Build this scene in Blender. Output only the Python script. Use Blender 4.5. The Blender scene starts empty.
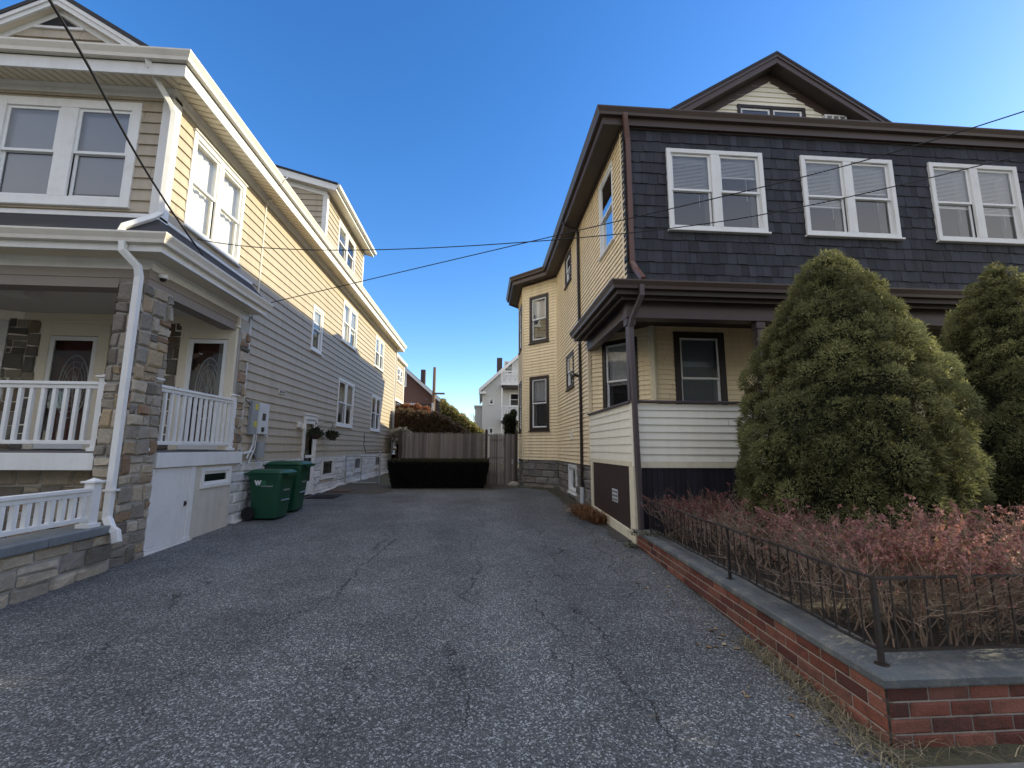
import bpy, math, random
import numpy as np
from mathutils import Vector, Matrix
random.seed(7); RNG = np.random.default_rng(7)
SC = bpy.context.scene
COL = SC.collection

# ------------------------------------------------------------------ objects
class MB:
    """collects faces (with an optional colour each) and links them as one mesh object"""
    def __init__(s): s.v = []; s.f = []; s.c = []; s.m = []; s.big = None
    def poly(s, pts, c=(1, 1, 1), m=0):
        i = len(s.v); s.v += [tuple(p) for p in pts]; s.f.append(tuple(range(i, i + len(pts)))); s.c.append(c); s.m.append(m)
    def hexa(s, p, c=(1, 1, 1), m=0):
        """p: 8 points, bottom ring 0-3 then top ring 4-7"""
        i = len(s.v); s.v += [tuple(q) for q in p]
        for f in ((0, 3, 2, 1), (4, 5, 6, 7), (0, 1, 5, 4), (1, 2, 6, 5), (2, 3, 7, 6), (3, 0, 4, 7)):
            s.f.append(tuple(i + k for k in f)); s.c.append(c); s.m.append(m)
    def box(s, x0, x1, y0, y1, z0, z1, c=(1, 1, 1), m=0):
        s.hexa([(x0, y0, z0), (x1, y0, z0), (x1, y1, z0), (x0, y1, z0), (x0, y0, z1), (x1, y0, z1), (x1, y1, z1), (x0, y1, z1)], c, m)
    def fbox(s, F, u0, u1, v0, v1, w0, w1, c=(1, 1, 1), m=0):
        s.hexa([F(u0, v0, w1), F(u1, v0, w1), F(u1, v0, w0), F(u0, v0, w0), F(u0, v1, w1), F(u1, v1, w1), F(u1, v1, w0), F(u0, v1, w0)], c, m)
    def fquad(s, F, u0, u1, v0, v1, w, c=(1, 1, 1), m=0):
        s.poly([F(u0, v0, w), F(u1, v0, w), F(u1, v1, w), F(u0, v1, w)], c, m)
    def tube(s, pts, r, n=8, c=(1, 1, 1), r2=None, m=0, ry=None, rot=0.0, side=None):
        pts = [Vector(p) for p in pts]; k = len(pts); rings = []
        x = None
        for j, p in enumerate(pts):
            d = (pts[min(j + 1, k - 1)] - pts[max(j - 1, 0)]).normalized()
            if x is None:
                a = Vector((0, 0, 1)) if abs(d.z) < .9 else Vector((0, 1, 0))
                x = d.cross(a) if side is None else Vector(side)
            x = (x - d * x.dot(d)).normalized(); y = x.cross(d)
            rr = r if r2 is None else r + (r2 - r) * j / (k - 1)
            r_y = rr if ry is None else ry
            i0 = len(s.v)
            for q in range(n):
                t = rot + 2 * math.pi * (q + .5) / n
                s.v.append(tuple(p + x * (math.cos(t) * rr) + y * (math.sin(t) * r_y)))
            rings.append(i0)
        for j in range(k - 1):
            for q in range(n):
                s.f.append((rings[j] + q, rings[j] + (q + 1) % n, rings[j + 1] + (q + 1) % n, rings[j + 1] + q)); s.c.append(c); s.m.append(m)
        s.f.append(tuple(rings[0] + q for q in reversed(range(n)))); s.c.append(c); s.m.append(m)
        s.f.append(tuple(rings[-1] + q for q in range(n))); s.c.append(c); s.m.append(m)
    def sweep(s, path, prof, closed=False, c=(1, 1, 1), m=0, ends=True):
        """profile [(outward offset, z)] swept along a plan path, mitred; outward is to the right of travel"""
        P = [Vector((p[0], p[1])) for p in path]; n = len(P); rows = []
        for i in range(n):
            a = P[i] - P[i - 1] if (i > 0 or closed) else None
            b = P[(i + 1) % n] - P[i] if (i < n - 1 or closed) else None
            na = Vector((a.y, -a.x)).normalized() if a is not None else None
            nb = Vector((b.y, -b.x)).normalized() if b is not None else None
            if na is None: mv = nb
            elif nb is None: mv = na
            else:
                mv = (na + nb).normalized(); mv = mv / max(.3, mv.dot(na))
            rows.append([(P[i].x + mv.x * o, P[i].y + mv.y * o, z) for o, z in prof])
        for i in range(n if closed else n - 1):
            A, B = rows[i], rows[(i + 1) % n]
            for j in range(len(prof) - 1): s.poly([A[j], B[j], B[j + 1], A[j + 1]], c, m)
        if ends and not closed:
            s.poly(rows[0], c, m); s.poly(list(reversed(rows[-1])), c, m)
    def arr(s, V, F, C=None, m=0):
        if len(F) > 20000 and not s.v: s.big = (V, F, C); return
        i = len(s.v); s.v += [tuple(x) for x in V.tolist()]
        s.f += [tuple(k + i for k in f) for f in F.tolist()]
        s.c += [tuple(x) for x in C.tolist()] if C is not None else [(1, 1, 1)] * len(F)
        s.m += [m] * len(F)
    def build(s, name, mats, parent=None, smooth=False, bevel=0, local=False):
        me = bpy.data.meshes.new(name)
        if s.big is not None:
            V, F, C = s.big; k = F.shape[1]; me.vertices.add(len(V)); me.loops.add(F.size); me.polygons.add(len(F))
            me.vertices.foreach_set('co', V.astype(np.float32).ravel()); me.loops.foreach_set('vertex_index', F.astype(np.int32).ravel())
            me.polygons.foreach_set('loop_start', np.arange(0, F.size, k, dtype=np.int32)); s.f = range(len(F)); s.c = C
        else: me.from_pydata(s.v, [], s.f)
        if not isinstance(mats, (list, tuple)): mats = [mats]
        for q in mats: me.materials.append(q)
        at = me.attributes.new('col', 'FLOAT_COLOR', 'FACE')
        buf = np.ones((len(s.f), 4), np.float32)
        if len(s.f): buf[:, :3] = np.asarray(s.c, np.float32)[:, :3]
        at.data.foreach_set('color', buf.ravel())
        if len(mats) > 1: me.polygons.foreach_set('material_index', np.array(s.m, np.int32))
        if smooth: me.polygons.foreach_set('use_smooth', np.ones(len(s.f), bool))
        me.update()
        o = bpy.data.objects.new(name, me); COL.objects.link(o)
        if parent is not None:
            o.parent = parent
            if not local: o.location = -world_loc(parent)
        if bevel:
            b = o.modifiers.new('bevel', 'BEVEL'); b.width = bevel; b.segments = 2; b.limit_method = 'ANGLE'; b.angle_limit = .6
        return o

def world_loc(o):
    l = Vector(o.location)
    while o.parent: o = o.parent; l += Vector(o.location)
    return l
def tag(o, label=None, cat=None, group=None, kind=None):
    for k, v in (('label', label), ('category', cat), ('group', group), ('kind', kind)):
        if v: o[k] = v
    return o
def thing(name, label, cat, loc=(0, 0, 0), group=None):
    o = bpy.data.objects.new(name, None); COL.objects.link(o); o.location = loc; o.empty_display_size = .2
    return tag(o, label, cat, group)
def Fr(ox, oy, u, n):
    """wall frame: u along the wall, v up, w outward (world z = v)"""
    return lambda a, b, c: (ox + u[0] * a + n[0] * c, oy + u[1] * a + n[1] * c, b)
def FrAB(a, b):
    """frame along the plan segment a->b, outward to the right of travel"""
    d = Vector((b[0] - a[0], b[1] - a[1])); L = d.length; d /= L
    return Fr(a[0], a[1], (d.x, d.y), (d.y, -d.x)), L

# ------------------------------------------------------------------ materials
def nd(t, ty, **k):
    n = t.nodes.new(ty)
    for a, b in k.items(): setattr(n, a, b)
    return n
def new_mat(name):
    m = bpy.data.materials.new(name); m.use_nodes = True; t = m.node_tree
    return m, t, t.nodes['Principled BSDF']
def math_n(t, op, a, b=None, c=None, clamp=False):
    n = nd(t, 'ShaderNodeMath', operation=op, use_clamp=clamp)
    for i, q in enumerate((a, b, c)):
        if q is None: continue
        if isinstance(q, (int, float)): n.inputs[i].default_value = q
        else: t.links.new(q, n.inputs[i])
    return n.outputs[0]
def noise(t, scale, detail=4, vec=None, rough=.55, out='Fac'):
    n = nd(t, 'ShaderNodeTexNoise'); n.inputs['Scale'].default_value = scale; n.inputs['Detail'].default_value = detail; n.inputs['Roughness'].default_value = rough
    if vec is not None: t.links.new(vec, n.inputs['Vector'])
    return n.outputs[out]
def geo_pos(t): return nd(t, 'ShaderNodeNewGeometry').outputs['Position']
def mixc(t, f, a, b, mode='MIX'):
    n = nd(t, 'ShaderNodeMix', data_type='RGBA', blend_type=mode)
    for q, i in ((f, 0), (a, 6), (b, 7)):
        if isinstance(q, (int, float)): n.inputs[i].default_value = q
        elif isinstance(q, tuple): n.inputs[i].default_value = (*q[:3], 1)
        else: t.links.new(q, n.inputs[i])
    return n.outputs[2]
def scale_vec(t, v, s):
    n = nd(t, 'ShaderNodeVectorMath', operation='MULTIPLY'); t.links.new(v, n.inputs[0]); n.inputs[1].default_value = s
    return n.outputs[0]
def mat(name, col, rough=.6, var=.12, vs=1.3, fine=.06, fs=25, bump=0, bs=60, bd=.01, attr=False, spec=.4, stretch=None, metal=0, dirt=None, dirt_amt=.5, streak=0):
    m, t, b = new_mat(name)
    P = geo_pos(t)
    if stretch: P2 = scale_vec(t, P, stretch)
    else: P2 = P
    n1 = noise(t, vs, 5, P2); n2 = noise(t, fs, 3, P2)
    f = math_n(t, 'ADD', math_n(t, 'MULTIPLY_ADD', n1, 2 * var, 1 - var), math_n(t, 'MULTIPLY_ADD', n2, 2 * fine, -fine))
    if attr:
        a = nd(t, 'ShaderNodeAttribute', attribute_name='col')
        base = mixc(t, 1.0, a.outputs['Color'], tuple(col), 'MULTIPLY')
    else: base = tuple(col)
    cc = nd(t, 'ShaderNodeCombineColor')
    for i in range(3): t.links.new(f, cc.inputs[i])
    out = mixc(t, 1.0, base, cc.outputs[0], 'MULTIPLY')
    if dirt:
        nn = noise(t, vs * 2.3, 8, P2, .7)
        mr = nd(t, 'ShaderNodeMapRange'); t.links.new(nn, mr.inputs[0]); mr.inputs[1].default_value = .5; mr.inputs[2].default_value = .75; mr.inputs[4].default_value = dirt_amt
        out = mixc(t, mr.outputs[0], out, tuple(dirt))
    if streak:                                                      # rain streaks running down the face
        sn = noise(t, 1.0, 5, scale_vec(t, P, (7, 7, .45)), .6); mr = nd(t, 'ShaderNodeMapRange'); t.links.new(sn, mr.inputs[0]); mr.inputs[1].default_value = .45; mr.inputs[2].default_value = .8; mr.inputs[4].default_value = streak
        out = mixc(t, mr.outputs[0], out, tuple(.6 * x for x in (col if not attr else (.2, .2, .2))))
    t.links.new(out, b.inputs['Base Color'])
    b.inputs['Roughness'].default_value = rough; b.inputs['Specular IOR Level'].default_value = spec; b.inputs['Metallic'].default_value = metal
    if bump:
        bn = nd(t, 'ShaderNodeBump'); bn.inputs['Strength'].default_value = bump; bn.inputs['Distance'].default_value = bd
        t.links.new(noise(t, bs, 5, P2, .6), bn.inputs['Height']); t.links.new(bn.outputs[0], b.inputs['Normal'])
    return m
def leaf_mat(name, trans=.35, rough=.55, tint=(1, 1, 1)):
    m, t, b = new_mat(name)
    a = nd(t, 'ShaderNodeAttribute', attribute_name='col')
    c = mixc(t, 1.0, a.outputs['Color'], tint, 'MULTIPLY')
    t.links.new(c, b.inputs['Base Color']); b.inputs['Roughness'].default_value = rough; b.inputs['Specular IOR Level'].default_value = .25
    tr = nd(t, 'ShaderNodeBsdfTranslucent'); t.links.new(c, tr.inputs[0])
    mx = nd(t, 'ShaderNodeMixShader'); mx.inputs[0].default_value = trans
    t.links.new(b.outputs[0], mx.inputs[1]); t.links.new(tr.outputs[0], mx.inputs[2])
    t.links.new(mx.outputs[0], t.nodes['Material Output'].inputs[0])
    return m
def glass_mat(name, tint=(1, 1, 1), refl=.14):
    m, t, b = new_mat(name); t.nodes.remove(b)
    tr = nd(t, 'ShaderNodeBsdfTransparent'); tr.inputs[0].default_value = (*tint, 1)
    gl = nd(t, 'ShaderNodeBsdfGlossy'); gl.inputs['Roughness'].default_value = .015
    bn = nd(t, 'ShaderNodeBump'); bn.inputs['Strength'].default_value = .25; bn.inputs['Distance'].default_value = .004
    t.links.new(noise(t, 2.2, 2, geo_pos(t)), bn.inputs['Height']); t.links.new(bn.outputs[0], gl.inputs['Normal'])
    lw = nd(t, 'ShaderNodeLayerWeight'); lw.inputs[0].default_value = .35
    f = math_n(t, 'MULTIPLY_ADD', lw.outputs['Fresnel'], .95, refl, clamp=True)
    mx = nd(t, 'ShaderNodeMixShader'); t.links.new(f, mx.inputs[0]); t.links.new(tr.outputs[0], mx.inputs[1]); t.links.new(gl.outputs[0], mx.inputs[2])
    t.links.new(mx.outputs[0], t.nodes['Material Output'].inputs[0])
    return m

M = {}
M['beige'] = mat(streak=.5, name='beige_vinyl', col=(.425, .365, .28), rough=.55, var=.06, vs=.8, fine=.03, fs=18, bump=.05, bs=90, bd=.004, dirt=(.345, .305, .23), dirt_amt=.4)
M['cream_siding'] = mat(streak=.5, name='cream_vinyl', col=(.88, .74, .50), rough=.5, var=.08, vs=.9, fine=.03, fs=18, bump=.05, bs=90, bd=.004, dirt=(.70, .58, .38), dirt_amt=.4)
M['cream_white'] = mat(streak=.22, name='ivory_vinyl', col=(.88, .83, .70), rough=.5, var=.06, vs=.9, fine=.03, fs=18, dirt=(.74, .68, .54), dirt_amt=.35)
M['cream_trim'] = mat('cream_trim', (.78, .71, .53), .55, .08, 2, .05, dirt=(.35, .28, .2), dirt_amt=.4)
M['taupe'] = mat('taupe_shingle_siding', (.26, .225, .195), .65, .1, 2, .08, 30, bump=.2, bs=60, bd=.006)
M['white'] = mat('white_trim', (.74, .74, .73), .42, .05, 1.5, .02, 20, dirt=(.52, .50, .46), dirt_amt=.4, streak=.22)
M['white_sash'] = mat('white_sash', (.76, .77, .77), .35, .03, 1.5, .02, 20)
M['old_white'] = mat('weathered_white', (.66, .64, .60), .6, .08, 2.0, .06, 20, bump=.25, bs=35, bd=.02, dirt=(.36, .33, .29), dirt_amt=.5)
M['white_block'] = mat('white_painted_block', (.68, .68, .67), .65, .08, 1.6, .06, 20, bump=.6, bs=14, bd=.04, attr=True, dirt=(.38, .35, .31), dirt_amt=.55)
M['offwhite_panel'] = mat('offwhite_panel', (.60, .57, .50), .6, .08, 1.6, .04, 20, bump=.2, bs=25, bd=.01, dirt=(.42, .37, .30), dirt_amt=.5, streak=.4)
M['gutter'] = mat('gutter_almond', (.70, .665, .60), .38, .06, 1.5, .03, 20, dirt=(.42, .38, .32), dirt_amt=.3)
M['soffit'] = mat('soffit_almond', (.72, .65, .52), .5, .05, 1.5, .02, 20)
M['porch_ceiling'] = mat('porch_ceiling', (.62, .60, .55), .6, .05, 1, .02, 10)
M['brown'] = mat('brown_trim', (.070, .048, .040), .42, .12, 2, .06, 20, dirt=(.075, .055, .045), dirt_amt=.4)
M['brown_soffit'] = mat('brown_soffit', (.050, .038, .033), .6, .1, 2, .05)
M['plum'] = mat('plum_trim', (.085, .066, .068), .5, .1, 2, .06, dirt=(.09, .07, .07), dirt_amt=.4)
M['redbrown'] = mat('copper_brown_pipe', (.12, .06, .048), .4, .1, 3, .05)
M['dark_casing'] = mat('dark_brown_casing', (.030, .021, .018), .5, .1, 2, .05)
M['brown_panel'] = mat('brown_plywood', (.042, .023, .019), .65, .2, 1.8, .1, 30, stretch=(1, 1, .15), dirt=(.03, .022, .022), dirt_amt=.6)
M['navy_boards'] = mat('dark_boards', (.022, .020, .028), .55, .15, 1.8, .06, 30, attr=True, stretch=(1, 1, .15))
M['slate'] = mat('black_shingles', (.028, .030, .037), .6, .34, 1.2, .2, 40, bump=.5, bs=110, bd=.012, attr=True, stretch=(1.6, 1.6, .09), spec=.3)
M['roof'] = mat('asphalt_roof', (.035, .036, .042), .85, .2, 2, .25, 90, bump=.3, bs=150, bd=.01, attr=True)
M['roof_brown'] = mat('brown_roof', (.06, .05, .045), .85, .2, 2, .25, 90)
M['stone'] = mat('field_stone', (1.1, 1.0, .86), .8, .22, 5, .16, 38, bump=.8, bs=22, bd=.035, attr=True, spec=.25)
M['mortar'] = mat('grey_mortar', (.40, .385, .36), .9, .1, 6, .1, 60, bump=.4, bs=60)
M['grey_block'] = mat('rusticated_block', (1, 1, 1), .85, .2, 4, .14, 30, bump=.8, bs=16, bd=.04, attr=True, spec=.25)
M['bluestone'] = mat('bluestone_coping', (.15, .165, .18), .7, .16, 3, .1, 40, bump=.25, bs=40, bd=.01, dirt=(.27, .28, .27), dirt_amt=.5)
M['concrete_cap'] = mat('concrete_cap', (.105, .115, .12), .82, .35, 2.2, .22, 45, bump=.6, bs=50, bd=.016, dirt=(.26, .25, .21), dirt_amt=.9)
M['brick'] = mat('red_brick', (1, 1, 1), .85, .25, 5, .16, 50, bump=.7, bs=60, bd=.014, attr=True, spec=.2, dirt=(.045, .038, .03), dirt_amt=.8)
M['brick_mortar'] = mat('old_mortar', (.40, .36, .31), .9, .2, 5, .15, 60, bump=.4, bs=60, dirt=(.16, .14, .11), dirt_amt=.6)
M['iron'] = mat('black_iron', (.028, .024, .022), .5, .2, 8, .2, 60, bump=.3, bs=80, bd=.004, dirt=(.10, .06, .045), dirt_amt=.6)
M['wood_fence'] = mat('weathered_pickets', (.215, .19, .175), .85, .16, 2.5, .12, 30, bump=.4, bs=40, bd=.01, attr=True, stretch=(3, 3, .18), dirt=(.09, .07, .06), dirt_amt=.5)
M['dark_wood'] = mat('dark_post', (.055, .038, .030), .8, .2, 3, .1)
M['bin'] = mat('green_bin_plastic', (.007, .066, .033), .38, .08, 3, .05, 30, spec=.5, dirt=(.022, .060, .042), dirt_amt=.5)
M['rubber'] = mat('black_rubber', (.012, .012, .012), .7, .2, 6, .1)
M['logo_white'] = mat('white_print', (.75, .78, .78), .5, .02)
M['logo_green'] = mat('faded_green_print', (.03, .16, .09), .5, .02)
M['gold'] = mat('faded_yellow_label', (.55, .48, .08), .5, .05)
M['grey_metal'] = mat('grey_metal_box', (.56, .58, .60), .45, .06, 3, .03)
M['grey_metal2'] = mat('grey_metal_side', (.27, .29, .31), .45, .06, 3, .03)
M['galv'] = mat('galvanised_steel', (.42, .43, .44), .4, .1, 8, .05, metal=.6)
M['dark'] = mat('dark_interior', (.012, .012, .014), .8, .1)
M['room'] = mat('unlit_room_back', (.02, .021, .024), .8, .2, 1.5)
M['blind'] = mat('white_blind', (.93, .94, .94), .6, .03)
M['curtain'] = mat('white_curtain', (.62, .62, .62), .8, .08, 3, .04, 20)
M['grey_shade'] = mat('grey_shade', (.30, .34, .42), .8, .06, 3)
M['door_red'] = mat('mahogany_door', (.14, .04, .024), .4, .15, 3, .08, stretch=(4, 4, .3))
M['door_grey'] = mat('grey_door', (.33, .34, .36), .5, .05)
M['lead'] = mat('leaded_glass', (.65, .66, .68), .25, .05)
M['glass'] = glass_mat('window_glass', (.97, .98, .99), .08)
M['glass_mirror'] = glass_mat('storm_glass', (.8, .8, .8), .03)
M['cable'] = mat('black_cable', (.012, .012, .013), .6, .05)
M['pole'] = mat('weathered_pole', (.15, .10, .075), .85, .2, 3, .1, stretch=(3, 3, .2))
M['needles'] = leaf_mat('spruce_needles', .38, .6)
M['leaf'] = leaf_mat('small_leaves', .45, .5)
M['twig'] = mat('twigs', (1, 1, 1), .85, .2, 6, .1, attr=True)
M['straw'] = mat('dry_grass', (1, 1, 1), .85, .2, 8, .1, attr=True)
M['dark_leaf'] = leaf_mat('dense_hedge_leaves', .04, .85)
M['soil'] = mat('soil', (.035, .028, .022), .95, .3, 3, .25, 30, bump=.8, bs=25, bd=.03, dirt=(.075, .055, .035), dirt_amt=.7)
M['mulch_edge'] = mat('dirt_edge', (.075, .066, .058), .95, .3, 4, .3, 50, bump=.8, bs=40, bd=.02, dirt=(.05, .055, .03), dirt_amt=.7)
M['walk'] = mat('concrete_walk', (.15, .15, .148), .85, .2, 1.5, .1, 60, bump=.3, bs=60, bd=.008, dirt=(.15, .145, .135), dirt_amt=.5)
M['salt'] = mat('white_salt', (.72, .74, .76), .8, .1, 20, .1, 60, bump=.5, bs=50)
M['brown_siding'] = mat('brown_siding', (.12, .062, .048), .7, .1, 2, .05)
M['pale_siding'] = mat('pale_siding', (.60, .60, .57), .6, .05, 2, .03)
M['chim_brick'] = mat('chimney_brick', (.07, .05, .046), .85, .2, 5, .2, 30)
M['mat_brown'] = mat('coir_mat', (.09, .06, .042), .95, .2, 9, .2, 80, bump=.5, bs=120)

def terrain_mat():
    m, t, b = new_mat('yard_ground')
    P = geo_pos(t); a = noise(t, .4, 6, P); c = noise(t, 22, 4, P)
    k = mixc(t, a, (.075, .085, .035), (.10, .082, .055)); k = mixc(t, c, k, (.05, .045, .03))
    t.links.new(k, b.inputs['Base Color']); b.inputs['Roughness'].default_value = .95
    bn = nd(t, 'ShaderNodeBump'); bn.inputs['Strength'].default_value = .6; bn.inputs['Distance'].default_value = .03
    t.links.new(c, bn.inputs['Height']); t.links.new(bn.outputs[0], b.inputs['Normal'])
    return m
M['terrain'] = terrain_mat()

def asphalt(name, cracks=True, base=1.0):
    m, t, b = new_mat(name)
    P = geo_pos(t)
    sx = nd(t, 'ShaderNodeSeparateXYZ'); t.links.new(P, sx.inputs[0]); X, Y = sx.outputs[0], sx.outputs[1]
    def vor(scale):
        v = nd(t, 'ShaderNodeTexVoronoi'); v.inputs['Scale'].default_value = scale; v.inputs['Randomness'].default_value = 1
        t.links.new(P, v.inputs['Vector']); return v
    v1 = vor(92); v2 = vor(200)
    s1 = nd(t, 'ShaderNodeSeparateColor'); t.links.new(v1.outputs['Color'], s1.inputs[0])
    s2 = nd(t, 'ShaderNodeSeparateColor'); t.links.new(v2.outputs['Color'], s2.inputs[0])
    r = nd(t, 'ShaderNodeValToRGB'); t.links.new(s1.outputs[0], r.inputs[0])
    e = r.color_ramp.elements; e[0].position = 0; e[0].color = (.022, .021, .020, 1); e[1].position = 1; e[1].color = (.42, .40, .38, 1)
    for p, cc in ((.35, (.042, .041, .039)), (.62, (.078, .076, .073)), (.80, (.14, .136, .13)), (.92, (.29, .28, .265))):
        q = e.new(p); q.color = (*cc, 1)
    r2 = nd(t, 'ShaderNodeValToRGB'); t.links.new(s2.outputs[1], r2.inputs[0])
    e = r2.color_ramp.elements; e[0].color = (.028, .027, .026, 1); e[1].color = (.19, .185, .178, 1)
    c = mixc(t, .32, r.outputs[0], r2.outputs[0])
    c = mixc(t, 1.0, c, (.93, 1.0, 1.09), 'MULTIPLY')
    # worn patches and stains
    big = noise(t, .35, 6, P, .6); med = noise(t, 1.6, 6, P, .65)
    k = math_n(t, 'ADD', math_n(t, 'MULTIPLY_ADD', big, 1.3, .42), math_n(t, 'MULTIPLY_ADD', med, 1.1, -.55))
    # darker wheel tracks and a few oil stains
    st = nd(t, 'ShaderNodeMapRange'); t.links.new(noise(t, .8, 3, P, .5), st.inputs[0]); st.inputs[1].default_value = .60; st.inputs[2].default_value = .72; st.inputs[3].default_value = 1.0; st.inputs[4].default_value = .66
    k = math_n(t, 'MULTIPLY', k, st.outputs[0])
    wt = math_n(t, 'MULTIPLY_ADD', math_n(t, 'SINE', math_n(t, 'MULTIPLY_ADD', X, 3.6, .4)), .07, 1.0); k = math_n(t, 'MULTIPLY', k, wt)
    if base != 1: k = math_n(t, 'MULTIPLY', k, base)
    cc = nd(t, 'ShaderNodeCombineColor')
    for i in range(3): t.links.new(k, cc.inputs[i])
    c = mixc(t, 1.0, c, cc.outputs[0], 'MULTIPLY')
    h = math_n(t, 'MULTIPLY', v1.outputs['Distance'], -1.0)
    if cracks:
        # wander of the crack lines
        n1 = noise(t, .9, 6, P, .62); n2 = noise(t, 7, 4, P, .6)
        # (x at y0, slope, y0, y1, half width, wander)
        L = [(-1.60, .02, 5.0, 8.9, 0.022, .5), (-1.66, -.03, 7.0, 8.6, 0.054, .35), (-.14, .01, 2.6, 13.5, 0.013, .75), (1.10, .0, 2.4, 9.5, 0.014, .9), (-3.2, -.02, 2.4, 7.8, 0.012, .9),
             (.55, .05, 3, 6.6, 0.009, .8), (-2.3, .2, 2.4, 6.2, 0.009, .9), (1.75, .06, 4.6, 13, 0.009, .7), (-.8, -.12, 2.2, 5.0, 0.007, .9)]
        tot = None
        for (x0, sl, y0, y1, w, amp) in L:
            cx = math_n(t, 'MULTIPLY_ADD', Y, sl, x0 - sl * y0)
            d = math_n(t, 'SUBTRACT', X, cx)
            d = math_n(t, 'MULTIPLY_ADD', math_n(t, 'SUBTRACT', n1, .5), amp * 1.8, d)
            d = math_n(t, 'MULTIPLY_ADD', math_n(t, 'SUBTRACT', n2, .5), .10, d)
            d = math_n(t, 'ABSOLUTE', d)
            f = math_n(t, 'SUBTRACT', 1.0, math_n(t, 'DIVIDE', d, w), clamp=True)
            f = math_n(t, 'MULTIPLY', f, math_n(t, 'MULTIPLY', math_n(t, 'SUBTRACT', Y, y0), 2.0, clamp=True), clamp=True)
            f = math_n(t, 'MULTIPLY', f, math_n(t, 'MULTIPLY', math_n(t, 'SUBTRACT', y1, Y), 2.0, clamp=True), clamp=True)
            f = math_n(t, 'MULTIPLY', f, math_n(t, 'MULTIPLY_ADD', noise(t, 1.1 + w * 9, 3, P), 6, -2.0, clamp=True), clamp=True)
            tot = f if tot is None else math_n(t, 'MAXIMUM', tot, f)
        # fine map cracking in patches
        ve = nd(t, 'ShaderNodeTexVoronoi', feature='DISTANCE_TO_EDGE'); ve.inputs['Scale'].default_value = 1.5
        wv = nd(t, 'ShaderNodeVectorMath', operation='MULTIPLY_ADD'); t.links.new(noise(t, 3, 4, P, .6, 'Color'), wv.inputs[0]); wv.inputs[1].default_value = (.5, .5, 0); t.links.new(P, wv.inputs[2])
        t.links.new(wv.outputs[0], ve.inputs['Vector'])
        fc = math_n(t, 'SUBTRACT', 1.0, math_n(t, 'DIVIDE', ve.outputs['Distance'], .012), clamp=True)
        fc = math_n(t, 'MULTIPLY', fc, math_n(t, 'MULTIPLY_ADD', noise(t, .55, 3, P), 6, -3.3, clamp=True), clamp=True)
        fc = math_n(t, 'MULTIPLY', fc, .4)
        tot = math_n(t, 'MAXIMUM', tot, fc)
        c = mixc(t, math_n(t, 'MULTIPLY', tot, .92), c, (.012, .012, .013))
        h = math_n(t, 'MULTIPLY_ADD', tot, -3.0, h)
    t.links.new(c, b.inputs['Base Color']); b.inputs['Roughness'].default_value = .8; b.inputs['Specular IOR Level'].default_value = .35
    bn = nd(t, 'ShaderNodeBump'); bn.inputs['Strength'].default_value = .8; bn.inputs['Distance'].default_value = .006
    t.links.new(h, bn.inputs['Height']); t.links.new(bn.outputs[0], b.inputs['Normal'])
    return m
M['asphalt'] = asphalt('driveway_asphalt'); M['road'] = asphalt('road_asphalt', False, .8)
# ------------------------------------------------------------------ building kit
def siding(mb, F, u0, u1, z0, z1, expo, holes=(), depth=.026, lim=None, c=(1, 1, 1)):
    """lapped courses with real butt edges; holes = (u0,u1,z0,z1) openings"""
    z = z0
    while z < z1 - 1e-4:
        a, b = z, min(z + expo, z1)
        cuts = sorted({a, b} | {h[k] for h in holes for k in (2, 3) if a < h[k] < b})
        k = random.uniform(.975, 1.02); cc = (c[0] * k, c[1] * k, c[2] * k)
        for s0, s1 in zip(cuts[:-1], cuts[1:]):
            mid = (s0 + s1) / 2
            lo, hi = (u0, u1) if lim is None else lim(mid)
            if hi - lo < .02: continue
            segs = [(lo, hi)]
            for h in holes:
                if h[2] < mid < h[3]:
                    nx = []
                    for p, q in segs:
                        if h[1] <= p or h[0] >= q: nx.append((p, q)); continue
                        if h[0] > p: nx.append((p, h[0]))
                        if h[1] < q: nx.append((h[1], q))
                    segs = nx
            w0 = .004 + depth * (1 - (s0 - a) / expo); w1 = .004 + depth * (1 - (s1 - a) / expo)
            if s0 == a: joint = random.uniform(0, 3.6)
            sg = []
            for p, q in segs:                                        # butt joints between lengths of siding
                x = u0 + joint
                while x < q - .15:
                    if x > p + .15: sg.append((p, x - .003)); p = x + .001
                    x += 3.66
                sg.append((p, q))
            for p, q in sg:
                dw = .0 if q - p < .5 else random.uniform(-.0015, .0015)
                mb.poly([F(p, s0, w0 + dw), F(q, s0, w0 - dw), F(q, s1, w1), F(p, s1, w1)], cc)
                if s0 == a: mb.poly([F(p, s0, 0), F(q, s0, 0), F(q, s0, w0 - dw), F(p, s0, w0 + dw)], cc)
        z += expo

def plain_wall(mb, F, u0, u1, z0, z1, w=0.0, holes=()):
    us = sorted({u0, u1} | {min(max(h[k], u0), u1) for h in holes for k in (0, 1)}); vs = sorted({z0, z1} | {min(max(h[k], z0), z1) for h in holes for k in (2, 3)})
    for a, b in zip(us[:-1], us[1:]):
        for p, q in zip(vs[:-1], vs[1:]):
            if b - a < 1e-4 or q - p < 1e-4: continue
            m = ((a + b) / 2, (p + q) / 2)
            if any(h[0] < m[0] < h[1] and h[2] < m[1] < h[3] for h in holes): continue
            mb.fquad(F, a, b, p, q, w)

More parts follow.
